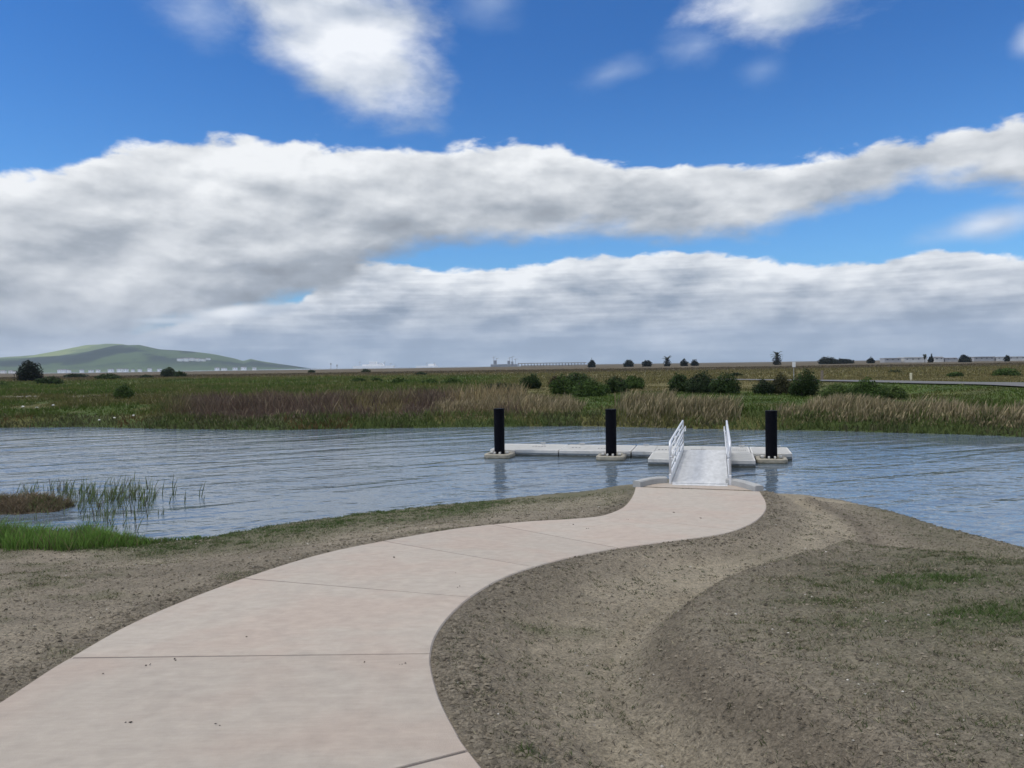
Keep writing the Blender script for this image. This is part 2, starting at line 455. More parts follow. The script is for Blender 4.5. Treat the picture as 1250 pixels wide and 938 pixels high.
def fields(x, y):
    """signed distances to the shores, the path and the mound (large constants far away)"""
    x = np.asarray(x, float); y = np.asarray(y, float)
    f = {'ds': np.full(x.shape, -50.0), 'df': np.where(y > 60, 50.0, -50.0), 'dp': np.full(x.shape, 50.0), 'dm': np.full(x.shape, -50.0)}
    f['ds'] = np.where(y < 3, 50.0, f['ds'])
    k = (y > 2.5) & (y < 33); X, Y_ = x[k], y[k]
    f['ds'][k] = dist_poly(X, Y_, near_shore) * np.where(inside(X, Y_, near_poly), 1, -1)     # >0 on the near bank
    k = (y > 28) & (y < 135); X, Y_ = x[k], y[k]
    f['df'][k] = dist_poly(X, Y_, far_shore) * np.where(inside(X, Y_, far_poly), 1, -1)       # >0 on the far marsh
    k = (y > -6) & (y < 26) & (np.abs(x) < 16); X, Y_ = x[k], y[k]
    f['dp'][k] = dist_poly(X, Y_, path_poly + [path_poly[0]]) * np.where(inside(X, Y_, path_poly), -1, 1)
    f['dm'][k] = dist_poly(X, Y_, md) * np.where(inside(X, Y_, mound_poly), 1, -1)
    xc = np.interp(y, EL[:, 1], EL[:, 0]) * 0.5 + np.interp(y, ER[:, 1], ER[:, 0]) * 0.5
    f['right'] = x > xc
    return f

def height(x, y, f=None, fine=True):
    if f is None: f = fields(x, y)
    ds, df, dp, dm = f['ds'], f['df'], f['dp'], f['dm']
    rr = np.hypot(x, y)
    plane = np.where(y > -3, zpath(np.clip(y, -3, 40)), zpath(np.array(-3.0)))
    und = (fbm(x, y, 2.2, 3, 5) - 0.5) * 0.10
    nb = plane - 0.016 + und * sst(0.1, 1.2, dp)
    rt = f['right'] & (y > -2)
    sw = -0.21 * sst(0.12, 1.0, dp) + 0.28 * sst(-0.30, 0.35, dm) + 0.10 * sst(0.3, 3.0, dm) + 0.05 * np.exp(-((dm - 0.28) / 0.2) ** 2) - 0.03 * np.exp(-((dm + 0.32) / 0.10) ** 2) + 0.014 * np.sin(dm * 2 * np.pi / 0.42 + 3 * fbm(x, y, 2.0, 2, 43)) * sst(-1.6, -0.6, dm) * sst(3.2, 1.2, dm) * sst(0.35, 0.6, fbm(x, y, 1.3, 2, 44))
    nb = nb + np.where(rt, sw, -0.04 * sst(0.05, 1.0, dp))
    pxx = px_of(x, y); bank = 0.10 + 0.26 * sst(700, 770, pxx) * sst(1010, 940, pxx)
    nb = smin(nb, 0.015 + bank * np.maximum(ds, 0) + 0.04 * np.maximum(ds - 3, 0) ** 2 + (fbm(x, y, 0.9, 3, 9) - 0.5) * 0.05, 0.10)
    if fine:
        amp = sst(0.03, 0.25, dp) * sst(26, 12, rr)
        nb = nb + amp * ((fbm(x, y, 0.22, 3, 21) - 0.5) * 0.034 + (fbm(x, y, 0.07, 2, 31) - 0.5) * 0.022 + (fbm(x, y, 0.6, 2, 33) - 0.5) * 0.05)
        nb = nb + sst(0.55, 0.1, dp) * sst(0.02, 0.1, dp) * (fbm(x, y, 0.12, 2, 41) - 0.4) * 0.04
    nb = np.where(dp < -0.10, plane - 0.16, nb)
    wet = -0.75 * sst(0, 2.2, -ds) - 0.02
    near = np.where(ds > 0, nb, wet + (fbm(x, y, 0.8, 3, 3) - 0.5) * 0.04)
    ix, iy = x - islet[0], y - islet[1]
    near = np.maximum(near, 0.30 * np.exp(-((ix / 3.6) ** 2 + (iy / 1.25) ** 2)) * 2.0 - 0.34 + (fbm(x, y, 0.7, 3, 55) - 0.5) * 0.25)
    # far marsh
    dr = np.full(x.shape, 99.0); k = (y > 30) & (y < 200); dr[k] = dist_poly(x[k], y[k], road_c)
    fm = 0.05 + 0.5 * sst(0, 2.0, df) + 0.22 * sst(2, 12, df) + (fbm(x, y, 6.0, 3, 13) - 0.5) * 0.25 * sst(0, 3, df)
    fm = fm + (ROADZ - 0.10 - fm) * sst(12.0, 5.0, dr)
    fm = np.where(rr > 60, fm + (fbm(x, y, 40.0, 3, 15) - 0.5) * 0.5 * sst(60, 120, rr) * sst(5.0, 12.0, dr), fm)
    a = np.degrees(np.arctan2(x, y))
    bay = sst(1500, 1650, rr) * sst(-34, -30, a) * sst(2, -2, a)
    fm = fm - bay * 3.0
    return np.where(df > 0, fm, near)

G_OLIVE = np.array([0.110, 0.110, 0.045]); G_GREEN = np.array([0.080, 0.120, 0.030]); G_DARK = np.array([0.045, 0.066, 0.022])
B_BRUSH = np.array([0.128, 0.094, 0.086]); B_DARK = np.array([0.052, 0.042, 0.034]); TAN = np.array([0.35, 0.285, 0.17]); STRAW = np.array([0.22, 0.178, 0.10])
FIELD = np.array([0.118, 0.095, 0.070]); MUD = np.array([0.165, 0.150, 0.125])
green_spots = [(1195, 772, 1.6, 0.60, 1.0), (1060, 745, 0.9, 0.35, 0.6), (1130, 725, 1.3, 0.7, 0.7), (1230, 700, 1.4, 0.5, 0.5), (1100, 668, 1.3, 0.6, 0.5), (1060, 700, 0.7, 0.5, 0.35), (1150, 690, 1.2, 0.7, 0.35), (1240, 720, 0.6, 0.6, 0.4), (650, 745, 0.22, 0.12, 0.5), (700, 740, 0.3, 0.2, 0.3), (648, 912, 0.10, 0.06, 0.7), (1000, 760, 0.8, 0.5, 0.25)]
green_w = [(at_plane(px_, py_, 0.0), sx, sy, k) for px_, py_, sx, sy, k in green_spots]

def grass_mask(x, y, f):
    """0..1 how green the near bank is"""
    g = np.zeros(np.shape(x))
    for c0, sx, sy, k in green_w:
        g = np.maximum(g, min(1.0, 1.4 * k) * np.exp(-(((x - c0[0]) / sx) ** 2 + ((y - c0[1]) / sy) ** 2)))
    n = fbm(x, y, 0.8, 4, 77)
    g = np.maximum(g, 0.30 * sst(0.2, 1.5, f['dm']) * f['right'])
    left = (~f['right']) & (f['ds'] > 0)
    pxx = px_of(x, y)
    strip = sst(4.4, 1.4, f['ds']) * left * sst(640, 560, pxx) * sst(60, 240, pxx) + sst(1.8, 0.6, f['ds']) * left * sst(240, 60, pxx) + 0.6 * sst(5.0, 0.6, f['ds']) * left * sst(560, 640, pxx)
    g = np.maximum(g, 0.95 * strip)
    g = np.maximum(g, 0.35 * (~f['right']) * sst(0.52, 0.7, n))
    return np.clip(g * (0.45 + 1.1 * n), 0, 1)

def far_color(x, y, df, n1, n2):
    """colour of the marsh plants by where they grow"""
    pxx = px_of(x, y); one = np.ones(np.shape(x))[..., None]
    w = lambda m: m[..., None]
    yy = y + (n1 - 0.5) * 14
    c_ = FIELD * one * (0.8 + 0.4 * w(n2))
    mid = (G_OLIVE * 0.55 + STRAW * 0.45)
    c_ = c_ + w(sst(330, 210, yy)) * (mid * (0.75 + 0.5 * w(n2)) - c_)                       # 120-300 m: olive straw
    gr = sst(250, 190, yy) * sst(66, 80, yy) * sst(700, 560, pxx)
    c_ = c_ + w(gr * (0.5 + 0.5 * sst(0.35, 0.6, n1))) * (G_GREEN * 0.95 * (0.7 + 0.6 * w(n2)) - c_)
    br = sst(78, 64, yy) * sst(165, 230, pxx + (n1 - 0.5) * 80) * sst(700, 620, pxx) * (1 - 0.75 * sst(0.56, 0.64, n2 * 0.5 + n1 * 0.5))
    c_ = c_ + w(br) * (B_BRUSH * (0.75 + 0.5 * w(n2)) - c_)
    tn = sst(62, 55, yy) * sst(540, 570, pxx + (n1 - 0.5) * 60) * sst(720, 690, pxx) * sst(2.5, 5, df)
    c_ = c_ + w(tn * 0.75) * (TAN * (0.6 + 0.5 * w(n2)) - c_)
    lf = sst(92, 84, yy) * sst(240, 150, pxx + (n1 - 0.5) * 90)
    c_ = c_ + w(lf) * (np.array([0.115, 0.112, 0.048]) * (0.65 + 0.7 * w(n2)) - c_)
    lg = sst(80, 66, yy) * sst(260, 170, pxx) * sst(0.46, 0.56, n1)
    c_ = c_ + w(lg) * (G_GREEN * 0.9 - c_)
    rg = sst(640, 720, pxx) * sst(82, 72, yy)
    c_ = c_ + w(rg) * ((G_GREEN * 0.95 + w(sst(0.58, 0.75, n1)) * (G_OLIVE * 0.8 - G_GREEN * 0.8)) * (0.6 + 0.7 * w(n2)) - c_)
    edge = sst(2.6, 0.8, df)
    ec = np.where(w(n1 > 0.55), G_OLIVE * 1.15, G_DARK * 1.4)
    c_ = c_ + w(edge) * (ec * (0.8 + 0.4 * w(n2)) - c_)
    return c_ * np.array([0.95, 0.94, 0.74])

# ------------------------------------------------------------------ ground sheet
def build_ground():
    front = np.linspace(R(-44), R(44), 430)
    back = np.linspace(R(44), R(316), 70)[1:-1]
    ang = np.concatenate([front, back])
    r1 = np.exp(np.arange(math.log(2.6), math.log(70), 0.0078)); r2 = np.exp(np.arange(math.log(70), math.log(8200), 0.028))
    rad = np.concatenate([[0.25, 0.7, 1.2, 1.7, 2.1, 2.4], r1, r2])
    A, Rr = np.meshgrid(ang, rad); x = (np.sin(A) * Rr).ravel(); y = (np.cos(A) * Rr).ravel()
    f = fields(x, y); z = height(x, y, f)
    back_m = (y < -40)
    z = np.where(back_m, np.maximum(z, 1.6), z)
    na, nr = len(ang), len(rad)
    idx = np.arange(na * nr).reshape(nr, na)
    a = idx[:-1, :]; b = np.roll(idx, -1, axis=1)[:-1, :]; c_ = np.roll(idx, -1, axis=1)[1:, :]; d = idx[1:, :]
    faces = np.stack([a, d, c_, b], -1).reshape(-1, 4)
    # colours
    n1 = fbm(x, y, 2.0, 4, 61); n2 = fbm(x, y, 0.35, 4, 62)
    soil = np.array([0.245, 0.210, 0.154]); light = np.array([0.290, 0.250, 0.180]); dark = np.array([0.130, 0.112, 0.084])
    cn = np.ones((len(x), 1)) * soil
    w = lambda m: np.asarray(m, float)[:, None]
    rt = f['right']
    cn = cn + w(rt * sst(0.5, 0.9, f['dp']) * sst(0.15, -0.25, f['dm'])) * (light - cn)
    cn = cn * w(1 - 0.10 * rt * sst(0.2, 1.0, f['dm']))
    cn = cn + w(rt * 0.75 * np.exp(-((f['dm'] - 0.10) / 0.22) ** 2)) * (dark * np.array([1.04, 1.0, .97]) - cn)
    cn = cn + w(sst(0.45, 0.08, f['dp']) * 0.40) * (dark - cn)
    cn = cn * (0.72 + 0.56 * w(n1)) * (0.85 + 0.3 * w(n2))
    g = grass_mask(x, y, f)
    cn = cn + w(g * 0.78) * (np.array([0.078, 0.092, 0.036]) - cn)
    cn = cn * w(1 - 0.45 * sst(0.28, 0.0, f['ds']))
    far_n1 = fbm(x, y, 9.0, 4, 71); far_n2 = fbm(x, y, 1.6, 4, 72)
    far_n1 = np.where(y > 300, fbm(x, y * 0.35, 60.0, 4, 73), far_n1); far_n2 = np.where(y > 150, fbm(x, y * 0.5, 14.0, 4, 74), far_n2)
    cf = far_color(x, y, f['df'], far_n1, far_n2) * 0.85
    dr = dist_poly(x, y, track_c)
    cf = cf + w(sst(1.6, 0.7, dr)) * (MUD * 1.1 - cf)
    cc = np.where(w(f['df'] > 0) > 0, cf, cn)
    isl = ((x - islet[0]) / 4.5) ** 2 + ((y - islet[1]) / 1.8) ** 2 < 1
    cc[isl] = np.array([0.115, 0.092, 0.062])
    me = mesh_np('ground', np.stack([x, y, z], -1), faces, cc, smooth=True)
    m, n, b = new_mat('soil_and_marsh')
    at = n.node('ShaderNodeAttribute', attribute_name='Col'); tcn = n.node('ShaderNodeTexCoord'); v = tcn.outputs['Object']
    fine = n.noise(v, 55, 5, 0.7); mid = n.noise(v, 9, 6, 0.65, 0.3)
    fine = n.step(0.28, 0.72, fine); mid2 = n.step(0.3, 0.7, n.noise(v, 22, 5, 0.7, 0.2)); k = n.mad(fine, 0.75, n.mad(mid2, 0.45, n.mad(mid, 0.55, 0.12)))
    cc2 = n.mix(1.0, at.outputs['Color'], n.comb(k, k, k), 'MULTIPLY')
    n.put(b.inputs['Base Color'], cc2); b.inputs['Roughness'].default_value = 0.95; b.inputs['Specular IOR Level'].default_value = 0.2
    hgt = n.add(n.mul(n.noise(v, 30, 5, 0.68), 0.034), n.mul(n.noise(v, 120, 3, 0.6), 0.007))
    bp = n.node('ShaderNodeBump'); bp.inputs['Distance'].default_value = 1.0; bp.inputs['Strength'].default_value = 1.0
    n.put(bp.inputs['Height'], hgt); n.put(b.inputs['Normal'], bp.outputs[0])
    o = link('ground', me, m); tag(o, 'bare brown bank and flat marsh reaching to the horizon', kind='structure')
    return o
build_ground()

# ------------------------------------------------------------------ water
def water_mat(name, scale=1.0):
    m, n, b = new_mat(name)
    tcn = n.node('ShaderNodeTexCoord'); v = tcn.outputs['Object']
    mp = n.node('ShaderNodeMapping'); n.put(mp.inputs['Vector'], v); mp.vector_type = 'TEXTURE'; mp.inputs['Rotation'].default_value = (0, 0, R(27)); mp.inputs['Scale'].default_value = (4.5, 1.0, 1.0)
    mp2 = n.node('ShaderNodeMapping'); n.put(mp2.inputs['Vector'], v); mp2.vector_type = 'TEXTURE'; mp2.inputs['Rotation'].default_value = (0, 0, R(-14)); mp2.inputs['Scale'].default_value = (2.4, 1.0, 1.0)
    w1 = n.noise(mp.outputs[0], 0.75 * scale, 2, 0.45, 0.5)
    w2 = n.noise(mp2.outputs[0], 2.3 * scale, 3, 0.5, 0.4)
    w3 = n.noise(mp.outputs[0], 6.5 * scale, 2, 0.5, 0.3)
    calm = n.step(0.35, 0.65, n.noise(v, 0.11, 2, 0.5), 0.55, 1.15)
    hgt = n.add(n.mul(w1, 0.125), n.add(n.mul(n.mul(w2, 0.046), calm), n.mul(n.mul(w3, 0.013), calm)))
    bp = n.node('ShaderNodeBump'); bp.inputs['Distance'].default_value = 1.0; bp.inputs['Strength'].default_value = 1.0
    n.put(bp.inputs['Height'], hgt); n.put(b.inputs['Normal'], bp.outputs[0])
    b.inputs['Base Color'].default_value = (0.112, 0.148, 0.184, 1); b.inputs['Roughness'].default_value = 0.06; b.inputs['IOR'].default_value = 1.333
    return m
wm = water_mat('channel_water')
me = mesh_np('water', [(-420, 2, 0), (420, 2, 0), (420, 110, 0), (-420, 110, 0)], [(0, 1, 2, 3)])
o = link('water', me, wm); tag(o, 'wind rippled grey blue water of the slough', kind='structure')
me = mesh_np('bay_water', [(-6000, 1400, 0.0), (600, 1400, 0.0), (600, 8000, 0.0), (-6000, 8000, 0.0)], [(0, 1, 2, 3)])
o = link('bay_water', me, wm); tag(o, 'thin pale strip of open bay below the hills', kind='structure')

# ------------------------------------------------------------------ concrete path
def concrete(name, base, var=0.12, pink=0.25, rough=0.85):
    m, n, b = new_mat(name)
    tcn = n.node('ShaderNodeTexCoord'); v = tcn.outputs['Object']
    big = n.noise(v, 0.9, 4, 0.55, 0.3); sm = n.noise(v, 7, 6, 0.62, 0.2); gr = n.noise(v, 160, 3, 0.7)
    sv_ = n.node('ShaderNodeMapping'); n.put(sv_.inputs['Vector'], v); sv_.inputs['Scale'].default_value = (1.0, 6.0, 1.0); sv_.inputs['Rotation'].default_value = (0, 0, R(-20))
    brush = n.noise(sv_.outputs[0], 5, 5, 0.65)
    k = n.mad(sm, var * 1.6, n.mad(brush, var * 0.9, n.mad(gr, 0.16, 1.0 - var * 1.25 - 0.08)))
    c0 = n.mix(n.step(0.38, 0.66, big, 0.0, pink), base, (base[0] * 1.02, base[1] * 0.86, base[2] * 0.82))
    c0 = n.mix(n.step(0.56, 0.72, n.noise(n.vadd(v, (9, 3, 0)), 1.6, 5, 0.6, 0.5), 0.0, 0.30), c0, (base[0] * 0.72, base[1] * 0.72, base[2] * 0.74))
    oi = n.node('ShaderNodeObjectInfo'); k = n.mul(k, n.mad(oi.outputs['Random'], 0.13, 0.935))
    c1 = n.mix(1.0, c0, n.comb(k, k, k), 'MULTIPLY')
    n.put(b.inputs['Base Color'], c1); b.inputs['Roughness'].default_value = rough; b.inputs['Specular IOR Level'].default_value = 0.3
    bp = n.node('ShaderNodeBump'); bp.inputs['Distance'].default_value = 0.003; n.put(bp.inputs['Height'], n.add(gr, n.mul(sm, 1.5))); n.put(b.inputs['Normal'], bp.outputs[0])
    return m
slab_m = concrete('tinted_concrete', (0.385, 0.338, 0.282), 0.28, 0.36)
joint_m = simple_mat('joint_filler', (0.105, 0.088, 0.075), 0.95)

def arc_param(curve):
    d = np.hypot(*np.diff(curve, axis=0).T); return np.concatenate([[0], np.cumsum(d)])
SL, SR = arc_param(EL), arc_param(ER)
def near_s(curve, s, p):
    d = np.hypot(curve[:, 0] - p[0], curve[:, 1] - p[1]); return s[int(np.argmin(d))]
def on(curve, s, q): return np.stack([np.interp(q, s, curve[:, 0]), np.interp(q, s, curve[:, 1])], -1)

cuts = [(0.0, 0.0)] + [(near_s(EL, SL, a), near_s(ER, SR, b)) for a, b in joints] + [(SL[-1], SR[-1])]
def ribbon(l0, l1, r0, r1, gap, zoff, thick, K_=None, Cn=14, bev=0.012, inset=0.0):
    Lm = max(l1 - l0, r1 - r0); Kr = K_ or max(12, int(Lm / 0.12))
    t = np.concatenate([[0, gap / Lm, (gap + bev) / Lm], np.linspace(0.03, 0.97, Kr), [1 - (gap + bev) / Lm, 1 - gap / Lm, 1]])[1:-1]
    s = np.concatenate([[inset, inset + 0.004], np.linspace(0.02, 0.98, Cn), [1 - inset - 0.004, 1 - inset]])
    Lp = on(EL, SL, l0 + (l1 - l0) * t); Rp = on(ER, SR, r0 + (r1 - r0) * t)
    nr_, nc = len(t), len(s)
    pts = Lp[:, None, :] * (1 - s[None, :, None]) + Rp[:, None, :] * s[None, :, None]
    z = zpath(pts[..., 1]) + zoff
    low = np.zeros((nr_, nc)); low[0, :] = low[-1, :] = 1; low[:, 0] = low[:, -1] = 1
    z = z - low * bev
    top = np.concatenate([pts, z[..., None]], -1).reshape(-1, 3)
    idx = np.arange(nr_ * nc).reshape(nr_, nc)
    fc = [np.stack([idx[:-1, :-1], idx[:-1, 1:], idx[1:, 1:], idx[1:, :-1]], -1).reshape(-1, 4)]
    ring = np.concatenate([idx[0, :], idx[1:, -1], idx[-1, ::-1][1:], idx[::-1, 0][1:-1]])
    bot = top[ring].copy(); bot[:, 2] -= thick
    b0 = len(top); n_ = len(ring); k = np.arange(n_)
    fc.append(np.stack([ring[k], b0 + k, b0 + (k + 1) % n_, ring[(k + 1) % n_]], -1))
    return np.concatenate([top, bot]), np.concatenate(fc)
v_, f_ = ribbon(0, SL[-1], 0, SR[-1], 0.02, -0.0045, 0.12, K_=220, inset=0.004)
path = link('path', mesh_np('path', v_, f_), joint_m); tag(path, 'winding path of pinkish concrete slabs down to the gangway', kind='structure')
for i in range(len(cuts) - 1):
    (l0, r0), (l1, r1) = cuts[i], cuts[i + 1]
    v_, f_ = ribbon(l0, l1, r0, r1, 0.009, 0.0, 0.11 if i < len(cuts) - 2 else 0.5)
    link('slab', mesh_np('slab', v_, f_), slab_m, path)

# last slab between the kerbs, up to the gangway
q = [at_z(x, y, 0.305) for x, y in ((776.3, 594.0), (814, 588.6), (889, 590.3), (927, 599.4))]
b_ = MB(); b_.add([(*p[:2], 0.312) for p in (q[0], q[3])] + [(*p[:2], 0.306) for p in (q[2], q[1])] + [(*p[:2], -0.4) for p in (q[0], q[3], q[2], q[1])], [(0, 1, 2, 3), (0, 4, 5, 1), (1, 5, 6, 2), (2, 6, 7, 3), (3, 7, 4, 0)])
b_.build('slab', slab_m, path)

# ------------------------------------------------------------------ dock, piles, gangway
DA = R(15.0)
DO = at_z(609.8, 552.2, 0.2)[:2]
du = np.array([math.cos(DA), -math.sin(DA)]); dn = np.array([math.sin(DA), math.cos(DA)])
dock_loc = (DO[0], DO[1], 0.0)
plastic = simple_mat('weathered_dock_deck', (0.40, 0.395, 0.365), 0.7, var=0.10, scale=4, bump=0.003, bscale=60, dirt=((0.30, 0.285, 0.24), 2.5, 0.55))
rub = simple_mat('pale_rub_rail', (0.55, 0.54, 0.50), 0.6, var=0.1, scale=5, dirt=((0.34, 0.33, 0.28), 3.0, 0.5))
flo = simple_mat('grey_float_side', (0.30, 0.31, 0.30), 0.7, var=0.15, scale=3, dirt=((0.13, 0.14, 0.12), 2.0, 0.6), stain=0.07)
tarmac_black = simple_mat('black_pile_sleeve', (0.0035, 0.0037, 0.006), 0.6, var=0.3, scale=3, spec=0.06)
slot_m = simple_mat('dark_slot', (0.06, 0.06, 0.06), 0.9)
hoop_m = simple_mat('tan_pile_hoop', (0.30, 0.275, 0.215), 0.75, var=0.2, scale=8, dirt=((0.14, 0.12, 0.09), 6.0, 0.6), stain=0.04)
steel = simple_mat('galvanised_bracket', (0.38, 0.38, 0.37), 0.5, 0.6, var=0.15, scale=12)

dock = empty('floating_dock', dock_loc, -DA)
tag(dock, 'long pale floating dock held by black piles, with wider landing platform', 'dock')
N0, N1, ZT = 0.50, 2.60, 0.24
def dock_module(u0, u1, n0, n1, ztop=ZT, nslots=1, name='dock_module', boards=None):
    b = MB(); b.box(u0, u1, n0 + 0.03, n1 - 0.03, -0.25, ztop - 0.05, 0.03); m_ = b.build(name, flo, dock)
    # deck panels
    L = u1 - u0; k = boards or max(1, round(L / 0.92)); st = L / k
    for j in range(k):
        p = MB(); p.box(u0 + j * st + 0.004, u0 + (j + 1) * st - 0.004, n0 + 0.075, n1 - 0.075, ztop - 0.05, ztop, 0.008); p.build('deck_panel', plastic, m_)
    for (a, c_) in ((n0, n0 + 0.07), (n1 - 0.07, n1)):
        p = MB(); p.box(u0 + 0.003, u1 - 0.003, a, c_, ztop - 0.12, ztop + 0.012, 0.015); p.build('rub_rail', rub, m_)
    for (a, c_) in ((u0 - 0.006, u0 + 0.05), (u1 - 0.05, u1 + 0.006)):
        p = MB(); p.box(a, c_, n0 + 0.072, n1 - 0.072, ztop - 0.12, ztop + 0.008, 0.01); p.build('end_rail', rub, m_)
    return m_
mods = [(-0.52, 2.16), (2.20, 4.88), (4.94, 6.55), (6.59, 9.15), (9.19, 10.55)]
mm = [dock_module(a, b, N0, N1) for a, b in mods]
plat = dock_module(5.72, 9.22, -1.62, N0 - 0.012, ZT - 0.003, boards=4, name='landing_platform')
# drain slot strips, as the dark dashes in the deck
def slots(parent, u0, u1, nn, cnt):
    for k in range(cnt):
        a = u0 + (u1 - u0) * k / cnt; p = MB(); p.box(a, a + (u1 - u0) / cnt * 0.55, nn, nn + 0.16, ZT - 0.02, ZT + 0.003); p.build('drain_slot', slot_m, parent)
slots(mm[0], 0.85, 1.45, 1.75, 5); slots(mm[1], 3.55, 4.0, 1.35, 4); slots(mm[2], 5.85, 6.35, 1.25, 4); slots(mm[3], 7.05, 7.60, 1.45, 9); slots(mm[3], 8.55, 9.05, 1.45, 8)
slots(mm[1], 2.5, 2.9, 1.5, 3)
def cleat(u, n_):
    p = MB(); p.tube([(u - 0.11, n_, ZT + 0.075), (u + 0.11, n_, ZT + 0.075)], 0.016, 6); p.box(u - 0.05, u - 0.025, n_ - 0.012, n_ + 0.012, ZT, ZT + 0.07); p.box(u + 0.025, u + 0.05, n_ - 0.012, n_ + 0.012, ZT, ZT + 0.07)
    return p
for mo, u in ((mm[0], 1.15), (mm[1], 2.75), (mm[2], 5.3), (mm[3], 8.9), (mm[4], 10.2)):
    cleat(u, N1 - 0.04 - 0.1).build('cleat', steel, mo)
PU = [0.0, 4.25, 9.82]
for u in PU:
    h = MB()
    # closed hoop: rounded rectangular bumper round the pile, fixed to the dock edge
    loop = []
    x0, x1, y0, y1, rad = u - 0.44, u + 0.44, -0.42, N0 - 0.02, 0.14
    for cx_, cy_, a0 in ((x1 - rad, y1 - rad, 0), (x0 + rad, y1 - rad, 90), (x0 + rad, y0 + rad, 180), (x1 - rad, y0 + rad, 270)):
        for k in range(5):
            a = R(a0 + k * 22.5); loop.append((cx_ + rad * math.cos(a), cy_ + rad * math.sin(a)))
    prof = [(-0.075, -0.10), (-0.075, 0.14), (-0.04, 0.17), (0.04, 0.17), (0.075, 0.14), (0.075, -0.10)]
    vs_ = []; n_ = len(loop)
    for i, p in enumerate(loop):
        q, r_ = loop[i - 1], loop[(i + 1) % n_]; d = Vector((r_[0] - q[0], r_[1] - q[1])).normalized(); nx, ny = d.y, -d.x
        vs_ += [(p[0] + nx * o_, p[1] + ny * o_, z) for o_, z in prof]
    fs2 = []
    for i in range(n_):
        for k in range(6):
            fs2.append((i * 6 + k, ((i + 1) % n_) * 6 + k, ((i + 1) % n_) * 6 + (k + 1) % 6, i * 6 + (k + 1) % 6))
    h.add(vs_, fs2); hp = h.build('pile_hoop', hoop_m, dock)
    for s in (-1, 1):
        r_ = MB(); r_.box(u + s * 0.10 - 0.03, u + s * 0.10 + 0.03, -0.38, -0.235, 0.17, 0.24, 0.01); r_.build('roller', rub, hp)
        r_ = MB(); r_.box(u + s * 0.30 - 0.05, u + s * 0.30 + 0.05, -0.06, 0.06, 0.16, 0.235, 0.01); r_.build('roller', rub, hp)
    for s in (-1, 1):
        r_ = MB(); r_.box(u + s * 0.44 - 0.06, u + s * 0.44 + 0.06, N0 - 0.06, N0 + 0.02, 0.03, 0.20, 0.008); r_.build('bracket', steel, hp)

pile_lab = ['black round pile at the free end of the dock, away from the gangway', 'black round pile standing between the two other piles', 'black round pile beside the landing platform at the short dock end']
pile_top = [498.8, 499.5, 501.3]
for u, lab, py, pxx in zip(PU, pile_lab, pile_top, (609.0, 746.5, 941.5)):
    w_ = DO + du * u
    zt = at_Y(pxx, py, w_[1])[2]
    e = empty('mooring_pile', (w_[0], w_[1], -0.7)); tag(e, lab, 'pile', 'black piles holding the dock')
    rp = 0.198
    b = MB(); b.tube([(0, 0, -0.6), (0, 0, zt + 0.7 - 0.05)], rp, 28); b.build('sleeve', tarmac_black, e, smooth=False)
    b = MB(); b.tube([(0, 0, zt + 0.65), (0, 0, zt + 0.69), (0, 0, zt + 0.70)], [rp + 0.006, rp + 0.006, rp - 0.02], 28); b.build('cap', tarmac_black, e)

alum = simple_mat('brushed_aluminium', (0.66, 0.67, 0.67), 0.5, 0.25, var=0.08, scale=9)
m, n, b = new_mat('aluminium_deck_plate')
tcn = n.node('ShaderNodeTexCoord'); v = tcn.outputs['Object']
mp = n.node('ShaderNodeMapping'); n.put(mp.inputs['Vector'], v); mp.inputs['Scale'].default_value = (1, 0.25, 1)
st_ = n.noise(mp.outputs[0], 7, 6, 0.65, 0.2); st2 = n.noise(v, 3.0, 5, 0.6, 0.5)
cc = n.ramp(st_, [(0.3, (0.44, 0.445, 0.44)), (0.7, (0.62, 0.625, 0.62))])
cc = n.mix(n.step(0.55, 0.68, st2, 0.0, 0.35), cc, (0.40, 0.40, 0.39))
n.put(b.inputs['Base Color'], cc); b.inputs['Roughness'].default_value = 0.7; b.inputs['Metallic'].default_value = 0.0; b.inputs['Specular IOR Level'].default_value = 0.3
deck_m = m
gang = empty('gangway', (DO[0] + du[0] * 7.57 + dn[0] * -7.40, DO[1] + du[1] * 7.57 + dn[1] * -7.40, 0.30), -DA)
tag(gang, 'aluminium gangway with tube railings from the concrete landing to the dock', 'gangway')
GL, HW = 7.85, 0.72
zg = lambda yy: 0.04 + 0.0 * yy            # deck level above the landing
pan = 10
for k in range(pan):
    b_ = MB(); y0, y1 = GL * k / pan, GL * (k + 1) / pan
    b_.box(-HW, HW, y0 + 0.003, y1 - 0.003, 0.0, 0.045, 0.004); b_.build('deck_plate', deck_m, gang)
b_ = MB(); b_.box(-HW + 0.02, HW - 0.02, -0.22, -0.004, 0.004, 0.018, 0.003); b_.build('transition_plate', deck_m, gang)
